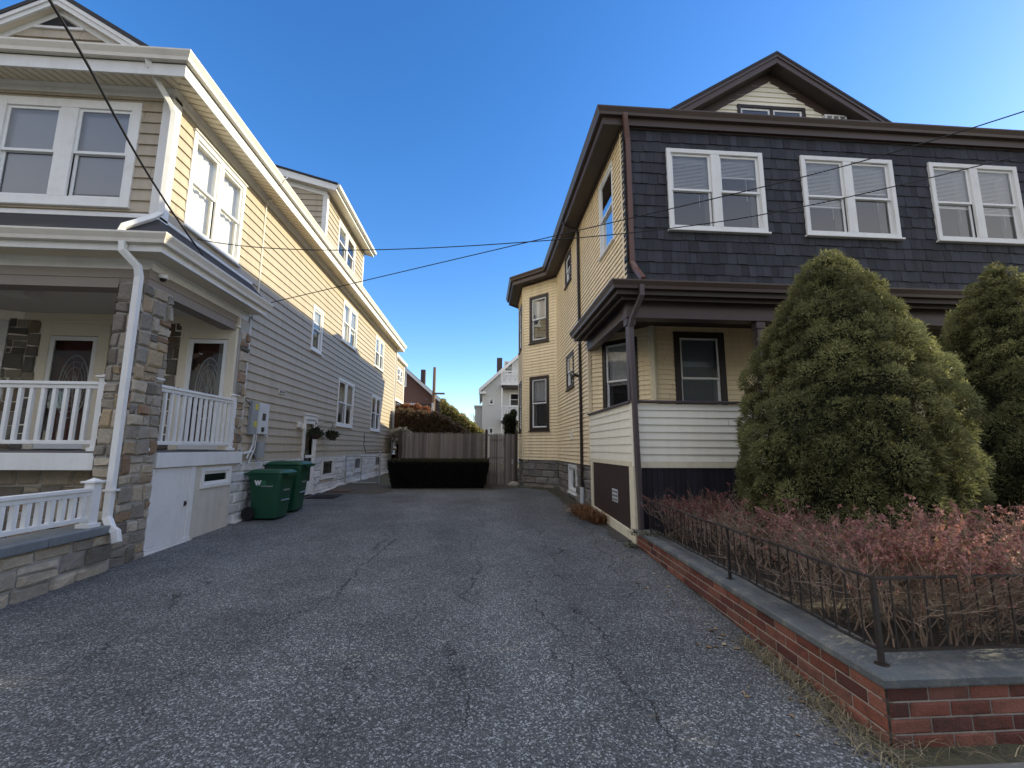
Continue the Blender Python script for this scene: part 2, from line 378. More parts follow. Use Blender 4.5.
def shingles(mb, F, u0, u1, z0, z1, expo=.222, wid=.15, holes=()):
    z = z0; row = 0
    while z < z1 - .02:
        u = u0 - random.uniform(0, wid); top = min(z + expo + .02, z1)
        while u < u1:
            w = wid * random.uniform(.7, 1.3); a, b = max(u, u0) + .002, min(u + w, u1) - .002; u += w
            if b - a < .02: continue
            j = random.choice((0, 0, -.006, -.012, .004)); k = random.uniform(.6, 1.45); t = random.uniform(0, .011)
            segs = [(a, b)]
            for h in holes:
                if z + expo / 2 > h[2] - .01 and z + expo / 2 < h[3] + .01:
                    nx = []
                    for p, q in segs:
                        if h[1] <= p or h[0] >= q: nx.append((p, q)); continue
                        if h[0] > p: nx.append((p, h[0]))
                        if h[1] < q: nx.append((h[1], q))
                    segs = nx
            for p, q in segs:
                zb = z + j; W0, W1 = .015 + t, .004
                P = [F(p, zb, W0), F(q, zb, W0), F(q, zb, 0), F(p, zb, 0), F(p, top, W1), F(q, top, W1), F(q, top, -.004), F(p, top, -.004)]
                mb.hexa(P, (k, k, k * random.uniform(.97, 1.06)))
        z += expo; row += 1

STONES = [(.33, .275, .20), (.215, .21, .205), (.16, .16, .165), (.40, .375, .33), (.29, .28, .265), (.23, .155, .105), (.38, .35, .30), (.25, .25, .245), (.125, .122, .122), (.31, .25, .175), (.43, .415, .385), (.34, .33, .315), (.20, .20, .205), (.47, .45, .42)]
def stones(mb, F, u0, u1, v0, v1, hmin=.15, hmax=.33, wmin=.14, wmax=.36, pal=STONES, w=.035, dark=1.0, holes=(), skew=.016):
    """random ashlar; the face behind it is the mortar"""
    v = v0
    while v < v1 - .02:
        h = random.uniform(hmin, hmax)
        if v + h > v1 - hmin * .6: h = v1 - v
        u = u0
        while u < u1 - .01:
            l = random.uniform(wmin, wmax)
            if u + l > u1 - wmin * .6: l = u1 - u
            cells = [(u, u + l, v, v + h)]
            if h > .22 and random.random() < .42:
                s = random.uniform(.4, .6); cells = [(u, u + l, v, v + h * s), (u, u + l, v + h * s, v + h)]
            for a, b, p, q in cells:
                if any(a < hh[1] and b > hh[0] and p < hh[3] and q > hh[2] for hh in holes):
                    for hh in holes:
                        if a < hh[0] < b and p < hh[3] and q > hh[2]: b = hh[0]
                        elif a < hh[1] < b and p < hh[3] and q > hh[2]: a = hh[1]
                    if any(a < hh[1] - .01 and b > hh[0] + .01 and p < hh[3] and q > hh[2] for hh in holes) or b - a < .04: continue
                col = (np.array(random.choice(pal)) * .8 + .2 * np.array([.27, .255, .235])) * random.uniform(.85, 1.15) * dark
                stone(mb, F, a, b, p, q, w * random.uniform(.7, 1.2), tuple(col), .008, .010, skew)
            u += l
        v += h
def stone(mb, F, a, b, p, q, w, col, g=.007, rough=.012, skew=0.0):
    n = 3; sk = [(random.uniform(-skew, skew), random.uniform(-skew, skew)) for _ in range(4)]; F0 = F; ca, cb, cp, cq = a, b, p, q
    if skew:
        def F(u, v, c):
            fu, fv = (u - ca) / (cb - ca), (v - cp) / (cq - cp); W4 = ((1 - fu) * (1 - fv), fu * (1 - fv), fu * fv, (1 - fu) * fv)
            return F0(u + sum(k * o[0] for k, o in zip(W4, sk)), v + sum(k * o[1] for k, o in zip(W4, sk)), c)
    W = random.uniform(.6, 1.15) * w
    jt = lambda: random.uniform(-.006, .006)
    P = []
    for j in range(n + 1):
        for i in range(n + 1):
            fu, fv = i / n, j / n
            edge = i in (0, n) or j in (0, n)
            ww = .004 if edge else W + random.uniform(-rough, rough)
            uu = a + g + (b - a - 2 * g) * (fu if edge else (.10 if i == 1 else .90)); vv = p + g + (q - p - 2 * g) * (fv if edge else (.13 if j == 1 else .87))
            if edge:
                uu = a + g + (b - a - 2 * g) * (0 if i == 0 else 1 if i == n else (.10 if i == 1 else .90)); vv = p + g + (q - p - 2 * g) * (0 if j == 0 else 1 if j == n else (.13 if j == 1 else .87))
            P.append(F(uu + jt() * (not edge), vv + jt() * (not edge), ww))
    for j in range(n):
        for i in range(n):
            k = j * (n + 1) + i
            mb.poly([P[k], P[k + 1], P[k + n + 2], P[k + n + 1]], col)

def courses(mb, F, u0, u1, v0, v1, h, l, colf, w=.03, g=.005, rough=.008, holes=()):
    """regular running bond (blocks, bricks)"""
    v = v0; r = 0
    while v < v1 - .01:
        q = min(v + h, v1); u = u0 - (l / 2 if r % 2 else 0)
        while u < u1 - .005:
            a, b = max(u, u0), min(u + l, u1); u += l
            if u1 - b < l * .22: b = u1; u = u1
            if a == u0 and b - a < l * .22: continue
            if b - a < .03: continue
            if any(a < hh[1] - .01 and b > hh[0] + .01 and v < hh[3] - .01 and q > hh[2] + .01 for hh in holes):
                for hh in holes:
                    if v < hh[3] - .01 and q > hh[2] + .01:
                        if a < hh[0] < b: b = hh[0]
                        elif a < hh[1] < b: a = hh[1]
                if any(a < hh[1] - .01 and b > hh[0] + .01 and v < hh[3] - .01 and q > hh[2] + .01 for hh in holes) or b - a < .03: continue
            stone(mb, F, a, b, v, q, w, colf(), g, rough)
        v += h; r += 1

def window(house, F, u0, u1, v0, v1, units=1, cas=.09, casm='white', sashm='white_sash', cover=None, sill=True, proud=.04, mull=.14, style='hung', glass='glass', name='window', deep=.28, head=0):
    """double-hung window: casing (the part) with sash, pane, blind and recess as sub-parts; returns its opening"""
    a, b, p, q = u0 + cas, u1 - cas, v0 + cas, v1 - cas
    mb = MB()
    mb.fbox(F, u0, a, v0, v1, -.005, proud); mb.fbox(F, b, u1, v0, v1, -.005, proud)
    mb.fbox(F, a, b, q, v1, -.005, proud - .002); mb.fbox(F, a, b, v0, p, -.005, proud - .002)
    if sill: mb.fbox(F, u0 - .03, u1 + .03, v0 - .035, v0 - .001, -.005, proud + .04)
    if head: mb.fbox(F, u0 - .02, u1 + .02, v1 + .001, v1 + head, -.005, proud + .025)
    n = units; W = (b - a - mull * (n - 1)) / n; U = [(a + i * (W + mull), a + i * (W + mull) + W) for i in range(n)]
    for i in range(n - 1): mb.fbox(F, U[i][1], U[i + 1][0], p, q, -.03, proud - .004)
    o = mb.build(name, M[casm], house, bevel=.006)
    sa, gl, rc = MB(), MB(), MB()
    bl = {}
    for i, (x, y) in enumerate(U):
        t = .045
        mid = (p + q) / 2 if style != 'fixed' else p
        # upper sash in front, lower behind
        for (lo, hi, wo) in (((mid - .02, q, .012), (p, mid + .02, -.022)) if style == 'hung' else ((p, q, .0),)):
            sa.fbox(F, x, x + t, lo, hi, wo - .03, wo); sa.fbox(F, y - t, y, lo, hi, wo - .03, wo)
            sa.fbox(F, x + t, y - t, hi - t, hi, wo - .03, wo - .001); sa.fbox(F, x + t, y - t, lo, lo + t, wo - .03, wo - .001)
            gl.fquad(F, x + t, y - t, lo + t, hi - t, wo - .016)
        # reveal, and a near-black back panel painted as the shade of a room
        rc.fquad(F, x, y, p, q, -deep, m=1)
        for pts in ([F(x, p, 0), F(x, q, 0), F(x, q, -deep), F(x, p, -deep)], [F(y, p, 0), F(y, q, 0), F(y, q, -deep), F(y, p, -deep)], [F(x, q, 0), F(y, q, 0), F(y, q, -deep), F(x, q, -deep)], [F(x, p, 0), F(y, p, 0), F(y, p, -deep), F(x, p, -deep)]):
            rc.poly(pts, m=0)
        cv = cover[i % len(cover)] if cover else None
        if cv:
            kind, fr = cv; mb2 = bl.setdefault(kind, MB()); z0 = q - (q - p) * fr if fr > 0 else p; q_ = q if fr > 0 else p - (q - p) * fr
            if kind == 'blind':
                z = q; k = random.uniform(-.02, .02)
                while z > z0:
                    mb2.poly([F(x + .02, z, -.072), F(y - .02, z + k * 0, -.072), F(y - .02, z - .027, -.052), F(x + .02, z - .027, -.052)]); z -= .029
                mb2.fbox(F, x + .02, y - .02, z0 - .025, z0, -.075, -.05)
                cu = x + (y - x) * .72; mb2.fbox(F, cu, cu + .006, z0 - (z0 - p) * .45, z0, -.062, -.056)
            elif kind == 'shade': mb2.fbox(F, x + .01, y - .01, z0, q, -.085, -.075)
            else:
                m = 14; X = [x + (y - x) * k / m for k in range(m + 1)]
                for k in range(m):
                    wa, wb = -.11 + .018 * math.sin(k * 1.9), -.11 + .018 * math.sin((k + 1) * 1.9)
                    mb2.poly([F(X[k], z0, wa), F(X[k + 1], z0, wb), F(X[k + 1], q_, wb), F(X[k], q_, wa)])
    sa.build('sash', M[sashm], o, bevel=.004); gl.build('pane', M[glass], o); rc.build('window_recess', [M['white_sash'], M['room']], o)
    for kind, mb2 in bl.items():
        if kind == 'blind': mb2.build('blind', M['blind'], o)
        elif kind == 'shade': mb2.build('roller_shade', M['grey_shade'], o)
        else: mb2.build('curtain', M['curtain'], o)
    return (a - .01, b + .01, p - .01, q + .01)

def railing(house, name, F, u0, u1, zb, zt, step, m, posts=(), base=None, w=.0, bal=.035, psize=.11):
    """rail part with balusters and posts as sub-parts"""
    mb = MB(); mb.fbox(F, u0, u1, zt - .045, zt, w - .045, w + .045); mb.fbox(F, u0, u1, zt - .10, zt - .0451, w - .025, w + .025)
    o = mb.build(name, M[m], house, bevel=.006)
    mb = MB(); mb.fbox(F, u0, u1, zb, zb + .055, w - .03, w + .03); mb.build('bottom_rail', M[m], o, bevel=.006)
    n = max(1, int(round((u1 - u0) / step))); first = None
    for i in range(n):
        u = u0 + (u1 - u0) * (i + .5) / n
        if first is None:
            b = MB(); b.fbox(F, u - bal / 2, u + bal / 2, zb + .056, zt - .101, w - bal / 2, w + bal / 2)
            first = (b.build('baluster', M[m], o), u)
        else:
            c = first[0].copy(); COL.objects.link(c); c.parent = o
            d = Vector(F(u, 0, 0)) - Vector(F(first[1], 0, 0)); c.location = Vector(first[0].location) + d
    for u in posts:
        b = MB(); h = psize / 2; z0 = base if base is not None else zb - .1
        b.fbox(F, u - h, u + h, z0, zt + .06, w - h, w + h); b.fbox(F, u - h - .025, u + h + .025, z0, z0 + .05, w - h - .025, w + h + .025)
        b.fbox(F, u - h - .03, u + h + .03, zt + .061, zt + .085, w - h - .03, w + h + .03)
        t = Vector(F(u, zt + .125, w)); q = [F(u - h, zt + .086, w - h), F(u + h, zt + .086, w - h), F(u + h, zt + .086, w + h), F(u - h, zt + .086, w + h)]
        for k in range(4): b.poly([q[k], q[(k + 1) % 4], t])
        b.build('post', M[m], o, bevel=.004)
    return o

def hip(mb, x0, x1, y0, y1, z, pitch, c=(1, 1, 1)):
    d = min(x1 - x0, y1 - y0) / 2; zt = z + d * pitch
    if y1 - y0 >= x1 - x0:
        xm = (x0 + x1) / 2; A, B = (xm, y0 + d, zt), (xm, y1 - d, zt)
        mb.poly([(x0, y0, z), (x1, y0, z), A], c); mb.poly([(x1, y0, z), (x1, y1, z), B, A], c); mb.poly([(x1, y1, z), (x0, y1, z), B], c); mb.poly([(x0, y1, z), (x0, y0, z), A, B], c)
    else:
        ym = (y0 + y1) / 2; A, B = (x0 + d, ym, zt), (x1 - d, ym, zt)
        mb.poly([(x0, y1, z), (x0, y0, z), A], c); mb.poly([(x0, y0, z), (x1, y0, z), B, A], c); mb.poly([(x1, y0, z), (x1, y1, z), B], c); mb.poly([(x1, y1, z), (x0, y1, z), A, B], c)

def text_mesh(txt, size, font_shear=0, offset=0.0, ext=.002):
    cu = bpy.data.curves.new('lettering', 'FONT'); cu.body = txt; cu.size = size; cu.extrude = ext; cu.offset = offset; cu.align_x = 'LEFT'; cu.shear = font_shear
    ob = bpy.data.objects.new('lettering', cu); COL.objects.link(ob)
    bpy.context.view_layer.update()
    me = bpy.data.meshes.new_from_object(ob.evaluated_get(bpy.context.evaluated_depsgraph_get()))
    bpy.data.objects.remove(ob); bpy.data.curves.remove(cu)
    return me
def lettering(name, txt, size, F, u, v, w, m, parent, **k):
    me = text_mesh(txt, size, **k); me.materials.append(M[m])
    for vt in me.vertices: vt.co = Vector(F(u + vt.co.x, v + vt.co.y, w + vt.co.z))
    o = bpy.data.objects.new(name, me); COL.objects.link(o); o.parent = parent; o.location = -world_loc(parent)
    return o
def gz(y): return -.33 if y < -5 else (.028 * (y - 6.9) if y < 16 else .255)
# ================================================================== left house
LH = thing('beige_house', 'beige clapboard house with stone porch pillar, white railings and trim, left of the driveway', 'house', (-5, 6.65, 0))
FS = Fr(-5.0, 0, (0, 1), (1, 0))            # side wall towards the driveway, u = y
FF = Fr(0, 6.65, (1, 0), (0, -1))           # upper front wall, u = x
FB = Fr(0, 9.0, (1, 0), (0, -1))            # wall at the back of the porch
HS, HF = [], []
cu = [('curtain', 1.0)]
HS.append(window(LH, FS, 7.15, 8.80, 5.24, 6.97, 2, cover=[('curtain', 1.0), ('curtain', 1.0)], head=.03))
HS.append(window(LH, FS, 12.78, 13.62, 4.42, 5.78, 1, cover=[('blind', .3)], cas=.10))
HS.append(window(LH, FS, 15.45, 17.25, 5.34, 6.88, 2, cover=[('curtain', 1.0), ('blind', .6)]))
HS.append(window(LH, FS, 20.3, 22.1, 5.34, 6.84, 2, cover=[('blind', .5), ('curtain', .5)]))
HS.append(window(LH, FS, 15.45, 17.35, 2.34, 4.02, 2, cover=[('curtain', .5), ('curtain', .5)]))
HS.append(window(LH, FS, 20.15, 22.0, 2.36, 4.0, 2, cover=[('curtain', .5), ('curtain', .5)]))
HF.append(window(LH, FF, -7.56, -5.44, 5.22, 6.99, 2, cover=[('shade', 1.0), ('shade', .93)], cas=.14, mull=.26, head=.0))
HF.append(window(LH, FF, -11.4, -9.3, 5.22, 6.99, 2, cover=[('shade', 1.0)], cas=.14, mull=.26))
door_hole = (12.70, 13.66, .2, 2.5)

w = MB()
siding(w, FS, 6.65, 25.2, 1.3, 7.25, .19, HS + [(6.5, 9.32, 1.0, 4.90), door_hole])
siding(w, FF, -14.5, -5.0, 4.96, 7.25, .19, HF)
w.poly([(-14.5, 6.65, 4.9), (-14.5, 25.2, 4.9), (-14.5, 25.2, 7.3), (-14.5, 6.65, 7.3)]); w.poly([(-14.5, 9, -.3), (-14.5, 25.2, -.3), (-14.5, 25.2, 4.9), (-14.5, 9, 4.9)])
w.poly([(-14.5, 25.2, -.3), (-5, 25.2, -.3), (-5, 25.2, 7.3), (-14.5, 25.2, 7.3)])
w.build('wall', M['beige'], LH)
c = MB(); c.box(-14.3, -5.35, 7.0, 24.9, 4.95, 7.29); c.box(-14.3, -5.35, 9.36, 24.9, -.3, 4.94); c.box(-14.3, -5.25, 6.9, 9.3, 4.24, 4.94)
c.build('light_block_core', M['dark'], LH)  # unseen core added to keep light from leaking through the hollow shell

# trim boards
t = MB(); t.box(-5.13, -4.965, 6.615, 6.80, 4.97, 7.16); t.build('corner_board', M['white'], LH, bevel=.006); t = MB(); t.fbox(FS, 25.02, 25.23, 1.3, 7.16, -.03, .035); t.build('corner_board', M['white'], LH, bevel=.006)
P_L = [(-14.5, 6.65), (-5, 6.65), (-5, 25.2), (-14.5, 25.2)]
f = MB()
f.sweep(P_L, [(0, 7.10), (.035, 7.10), (.035, 7.2), (.07, 7.24), (.07, 7.285), (0, 7.285)]); f.sweep(P_L, [(.40, 7.165), (.425, 7.165), (.425, 7.36), (.40, 7.36)])
f.build('fascia', M['white'], LH)
s = MB(); s.sweep(P_L, [(.0, 7.27), (.41, 7.18)])
k = 6.3
while k < 25.6:                                                     # ribs of the vented soffit
    s.hexa([(-4.94, k, 7.247), (-4.61, k, 7.175), (-4.61, k + .02, 7.175), (-4.94, k + .02, 7.247), (-4.94, k, 7.262), (-4.61, k, 7.19), (-4.61, k + .02, 7.19), (-4.94, k + .02, 7.262)], (.7, .7, .7)); k += .14
k = -11.0
while k < -4.7:
    s.hexa([(k, 6.59, 7.247), (k + .02, 6.59, 7.247), (k + .02, 6.26, 7.175), (k, 6.26, 7.175), (k, 6.59, 7.262), (k + .02, 6.59, 7.262), (k + .02, 6.26, 7.19), (k, 6.26, 7.19)], (.7, .7, .7)); k += .14
s.build('soffit', mat('soffit_ribbed', (.72, .65, .52), .5, .05, 1.5, .02, 20, attr=True), LH)
GUT = lambda z, o: [(o, z), (o + .075, z), (o + .085, z + .05), (o + .125, z + .12), (o + .125, z + .145), (o + .11, z + .145), (o, z + .135)]
g = MB(); g.sweep(P_L, GUT(7.375, .426)); g.build('gutter', M['gutter'], LH)
r = MB(); hip(r, -15, -4.56, 6.22, 25.65, 7.50, .33); r.poly([(-15, 6.22, 7.49), (-4.56, 6.22, 7.49), (-4.56, 25.65, 7.49), (-15, 25.65, 7.49)])
# skirt roof over the porch
P_P = [(-14.5, 6.65), (-5, 6.65), (-5, 9.38)]
r.sweep(P_P, [(.40, 4.55), (.45, 4.585), (0, 5.07)]); r.build('roof', M['roof'], LH)
f = MB(); f.sweep(P_P, [(0, 5.04), (.035, 5.05), (.035, 5.09), (.015, 5.13), (0, 5.13)]); f.sweep(P_P, [(.36, 4.36), (.385, 4.36), (.385, 4.50), (.36, 4.50)])
f.sweep(P_P, [(.0, 4.23), (.025, 4.23), (.025, 4.33), (.055, 4.36), (.055, 4.395), (0, 4.395)]); f.build('porch_fascia', M['white'], LH)
s = MB(); s.sweep(P_P, [(0.0, 4.39), (.37, 4.38)]); s.build('porch_soffit', M['soffit'], LH)
g = MB(); g.sweep(P_P, GUT(4.465, .386)); g.build('porch_gutter', M['gutter'], LH)
b = MB()
siding(b, Fr(-4.985, 0, (0, 1), (1, 0)), 6.58, 9.34, 3.93, 4.24, .155, depth=.012); siding(b, Fr(0, 6.63, (1, 0), (0, -1)), -14.5, -4.985, 3.93, 4.24, .155, depth=.012)
b.box(-5.24, -4.99, 6.66, 9.3, 3.935, 4.2); b.box(-14.4, -5.245, 6.64, 6.88, 3.935, 4.2); b.build('porch_beam', M['taupe'], LH)
c = MB(); c.box(-14.4, -5.23, 6.87, 9.0, 4.2, 4.235); c.sweep([(-5.24, 9.0), (-14.4, 9.0)], [(0, 4.08), (-.0, 4.19)]); c.build('porch_ceiling', M['porch_ceiling'], LH)
f = MB(); f.fbox(FB, -14.4, -4.92, 4.05, 4.198, .0, .03); f.build('ceiling_trim', M['soffit'], LH)
f = MB(); f.box(-7.95, -7.55, 7.45, 7.75, 4.09, 4.199); f.box(-7.92, -7.58, 7.48, 7.72, 4.07, 4.089); f.build('ceiling_light', M['old_white'], LH, bevel=.02)

# porch floor, stone work
f = MB(); f.box(-14.4, -4.93, 6.47, 9.0, 1.40, 1.525); f.build('porch_floor', mat('porch_decking', (.12, .115, .115), .6), LH)
f = MB(); f.box(-14.4, -5.26, 6.42, 6.465, 1.27, 1.50); f.box(-4.985, -4.86, 7.04, 9.42, 1.27, 1.50); f.build('floor_fascia', M['white'], LH, bevel=.006)
st, mo = MB(), MB()
FPf, FPs, FPl = Fr(0, 6.42, (1, 0), (0, -1)), Fr(-4.885, 0, (0, 1), (1, 0)), Fr(-5.24, 0, (0, 1), (-1, 0))
stones(st, FPf, -5.25, -4.875, -.15, 3.94, hmin=.12, hmax=.30, wmin=.10, wmax=.26, w=.036); stones(st, FPs, 6.40, 7.0, -.15, 3.94, hmin=.12, hmax=.32, wmin=.12, wmax=.30, w=.036); stones(st, FPl, 6.40, 7.0, 1.5, 4.0, wmin=.12, wmax=.3, w=.02)
mo.box(-5.235, -4.89, 6.425, 6.995, -.3, 3.945)
stones(st, Fr(-4.92, 0, (0, 1), (1, 0)), 9.06, 9.38, 1.5, 3.96, wmin=.15, wmax=.3); mo.box(-5.3, -4.925, 9.02, 9.37, 1.3, 4.2)
st.build('porch_pillar', M['stone'], LH); mo.build('pillar_core', M['mortar'], LH)
st = MB(); FK = Fr(0, 6.8, (1, 0), (0, -1)); stones(st, FK, -12, -5.2, -.2, 1.28, wmin=.16, wmax=.45); mo = MB(); mo.box(-14.3, -5.2, 6.8, 6.95, -.3, 1.3); st.build('porch_base', M['stone'], LH); mo.build('base_core', M['mortar'], LH)
st = MB()
DH = [(-8.66, -7.32, 1.5, 4.06), (-5.98, -4.94, 1.5, 4.06)]
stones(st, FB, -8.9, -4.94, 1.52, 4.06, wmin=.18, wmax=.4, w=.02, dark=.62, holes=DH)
FA, LA = FrAB((-11.2, 8.0), (-8.9, 9.0))
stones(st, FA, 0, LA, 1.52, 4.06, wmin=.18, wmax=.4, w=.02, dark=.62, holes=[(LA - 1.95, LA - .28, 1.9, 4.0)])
plain_wall(st, FB, -8.9, -4.94, 1.5, 4.2, -.01, DH); plain_wall(st, FA, 0, LA, 1.5, 4.2, -.01, [(LA - 1.9, LA - .32, 2.0, 3.9)])
st.build('porch_wall', mat('porch_stone', (1, .93, .82), .85, .2, 5, .15, 38, bump=.6, bs=22, bd=.03, attr=True), LH)
window(LH, FA, LA - 1.95, LA - .28, 1.9, 4.0, 1, cas=.17, cover=None, sill=True)

def entry_door(u0, u1, g0, g1):
    mb = MB(); mb.fbox(FB, u0, g0 - .03, 1.53, 3.99, -.02, .05); mb.fbox(FB, g1 + .03, u1, 1.53, 3.99, -.02, .05); mb.fbox(FB, g0 - .03, g1 + .03, 3.74, 3.99, -.02, .048); mb.fbox(FB, u0 - .03, u1 + .03, 3.99, 4.05, -.02, .07)
    o = mb.build('entry_door', M['soffit'], LH, bevel=.006)
    s = MB(); e = .085
    s.fbox(FB, g0 - .03, g0 + e - .03, 1.54, 3.73, .0, .035); s.fbox(FB, g1 + .03 - e, g1 + .03, 1.54, 3.73, .0, .035); s.fbox(FB, g0 + e - .03, g1 + .03 - e, 3.65, 3.73, .0, .034); s.fbox(FB, g0 + e - .03, g1 + .03 - e, 1.54, 1.70, .0, .034)
    s.build('storm_door_frame', M['white_sash'], o)
    l = MB(); l.fquad(FB, g0, g1, 1.54, 3.72, -.10); 
    for (a, b) in ((.0, .14), (.86, 1.0)): l.fbox(FB, g0 + (g1 - g0) * a, g0 + (g1 - g0) * b, 1.54, 3.72, -.10, -.085)
    l.build('door_leaf', M['door_red'], o)
    ov = MB(); cx, cz = (g0 + g1) / 2, 2.75; ra, rb = (g1 - g0) * .33, .62
    ring = lambda k: [FB(cx + ra * k * math.cos(a), cz + rb * k * math.sin(a), -.078) for a in [2 * math.pi * i / 28 for i in range(29)]]
    for k in (1.0, .8, .62): ov.tube(ring(k), .012 if k == 1 else .006, 6)
    for i in range(8):
        a = math.pi * i / 4 + .2; ov.tube([FB(cx + ra * .62 * math.cos(a), cz + rb * .62 * math.sin(a), -.078), FB(cx + ra * math.cos(a), cz + rb * math.sin(a), -.078)], .005, 5)
        ov.tube([FB(cx, cz - .3 + .6 * (i / 7), -.078), FB(cx + ra * .6 * math.cos(a), cz + rb * .6 * math.sin(a), -.078)], .005, 5)
    ov.build('oval_light', M['lead'], o)
    gm = MB(); gm.fquad(FB, g0 + .05, g1 - .05, 1.70, 3.65, .016); gm.build('storm_glass', M['glass_mirror'], o)
    h = MB(); h.fbox(FB, g0 + .0, g0 + .03, 2.42, 2.62, .036, .05); h.tube([FB(g0 + .015, 2.46, .06), FB(g0 + .015, 2.58, .06)], .012, 6); h.build('door_handle', M['galv'], o)
    return o
entry_door(-8.62, -7.36, -8.42, -7.60); dr = entry_door(-6.02, -4.95, -5.83, -5.13)
lettering('house_number', '2', .13, FB, -5.985, 2.66, .052, 'iron', dr, offset=.004); lettering('house_number', '4', .13, FB, -5.92, 2.56, .052, 'iron', dr, offset=.004)

railing(LH, 'porch_railing', Fr(-4.95, 0, (0, 1), (1, 0)), 6.96, 9.02, 1.62, 2.54, .145, 'white', posts=(6.93, 9.05), base=1.526, bal=.04)
railing(LH, 'porch_railing', Fr(0, 6.55, (1, 0), (0, -1)), -11.0, -5.32, 1.62, 2.50, .15, 'white', posts=(-5.33, -8.6), base=1.526, bal=.045, psize=.12)

# cellar hatch, panel and painted block foundation
d = MB(); d.fbox(FS, 7.06, 7.90, .10, 1.26, .06, .10); d.build('cellar_door', M['white'], LH, bevel=.006)
d = MB(); d.fbox(FS, 7.02, 7.055, .0, 1.262, .05, .115); d.fbox(FS, 7.905, 8.03, .03, 1.262, .05, .112); d.fbox(FS, 7.02, 8.03, -.1, .095, .05, .125); d.build('cellar_door_frame', M['white'], LH, bevel=.004)
d = MB(); d.tube([FS(7.84, .66, .10), FS(7.84, .66, .13)], .018, 8); d.fbox(FS, 7.82, 7.87, .62, .70, .10, .108); d.build('cellar_door_latch', M['iron'], LH)
p = MB(); [p.fbox(FS, *q, .03, .085) for q in ((8.031, 8.285, -.1, 1.265), (9.075, 9.20, -.1, 1.265), (8.285, 9.075, -.1, .925), (8.285, 9.075, 1.155, 1.265))]; p.build('cellar_panel', M['offwhite_panel'], LH); p = MB(); p.fbox(FS, 7.0, 9.3, -.2, .04, .06, .14); p.build('cellar_sill', M['old_white'], LH, bevel=.01)
window(LH, Fr(-4.915, 0, (0, 1), (1, 0)), 8.22, 9.14, .86, 1.22, 1, cas=.07, style='fixed', sill=False, name='cellar_window', deep=.06, proud=.03)
FH = [(14.3, 15.45, .62, 1.26), (17.85, 18.95, .64, 1.26), (21.3, 22.4, .64, 1.26), (12.64, 13.72, 0, 1.35)]
bk = MB(); FW = Fr(-5.0, 0, (0, 1), (1, 0))
courses(bk, FW, 9.22, 25.2, -.15, 1.285, .205, .44, lambda: tuple([random.uniform(.86, 1.04)] * 3), w=.045, g=.006, rough=.016, holes=FH)
plain_wall(bk, FW, 9.2, 25.2, -.3, 1.3, .003, FH); bk.fbox(FS, 9.2, 25.2, 1.285, 1.30, -.02, .03)
bk.build('foundation', M['white_block'], LH)
for (a, b, z0, z1) in FH[:3]: window(LH, FW, a, b, z0, z1, 1, cas=.12, style='fixed', sill=True, name='cellar_window', casm='old_white', proud=.05, sashm='dark_casing')
# ragged footing strip
y = 9.4
while y < 25:
    l = random.uniform(.3, .8)
    if not 12.5 < y < 13.7: ft = MB(); ft.box(-5, -4.93 + random.uniform(0, .09), y, y + l, gz(y) - .1, gz(y) + random.uniform(.01, .08)); ft.build('footing', M['old_white'], LH, bevel=.015)
    y += l

# side door with storm door
d = MB(); a, b = 12.70, 13.66; d.fbox(FS, a, a + .1, .22, 2.50, -.02, .06); d.fbox(FS, b - .1, b, .22, 2.50, -.02, .06); d.fbox(FS, a + .1, b - .1, 2.38, 2.50, -.02, .058); d.fbox(FS, a - .03, b + .03, 2.501, 2.54, -.02, .08)
sd = d.build('side_door', M['white'], LH, bevel=.006)
d = MB(); a, b = 12.80, 13.56
for (u0, u1, v0, v1) in ((a, a + .09, .24, 2.38), (b - .09, b, .24, 2.38), (a + .09, b - .09, 2.27, 2.38), (a + .09, b - .09, .24, .62), (a + .09, b - .09, 1.30, 1.37)): d.fbox(FS, u0, u1, v0, v1, .0, .03)
d.build('storm_door_frame', M['white_sash'], sd)
d = MB(); d.fquad(FS, a, b, .2, 2.4, -.10); d.build('door_leaf', M['door_grey'], sd)
d = MB(); d.fquad(FS, a + .09, b - .09, .62, 2.27, .012); d.build('storm_glass', M['glass'], sd)
d = MB(); d.fbox(FS, a + .02, a + .06, 1.28, 1.40, .03, .06); d.build('door_handle', M['iron'], sd)

# fittings on the side wall
e = MB(); e.fbox(FS, 9.72, 9.98, 1.86, 2.58, .02, .10, m=1); e.fbox(FS, 9.981, 10.42, 1.88, 2.56, .02, .13); e.fbox(FS, 10.12, 10.27, 2.18, 2.34, .131, .136, m=2); e.fbox(FS, 10.12, 10.22, 1.93, 2.03, .131, .15, m=2)
eb = e.build('meter_cabinet', [M['grey_metal'], M['grey_metal2'], M['iron']], LH, bevel=.008)
for z in (2.40, 2.02): e = MB(); e.fbox(FS, 9.84, 9.96, z, z + .13, .1005, .103); e.build('warning_label', M['gold'], eb)
e = MB(); e.tube([FS(10.13, 1.36, .13), FS(10.13, 1.72, .13)], .10, 14); e.fbox(FS, 10.04, 10.22, 1.42, 1.68, .02, .12); e.build('gas_meter', M['grey_metal2'], LH)
e = MB()
e.tube([FS(9.42, 4.3, .05), FS(9.42, 1.62, .05), FS(9.55, 1.45, .06), FS(9.9, 1.5, .08)], .028, 8)
e.tube([FS(9.86, 1.86, .12), FS(9.86, 1.62, .10), FS(9.7, 1.35, .08)], .02, 8); e.tube([FS(9.95, 1.86, .12), FS(9.95, 1.55, .1), FS(9.8, 1.25, .07)], .016, 8); e.tube([FS(10.35, 1.87, .1), FS(10.42, 1.8, .12), FS(10.42, 2.0, .1)], .02, 8)
e.build('conduit', M['grey_metal'], LH)
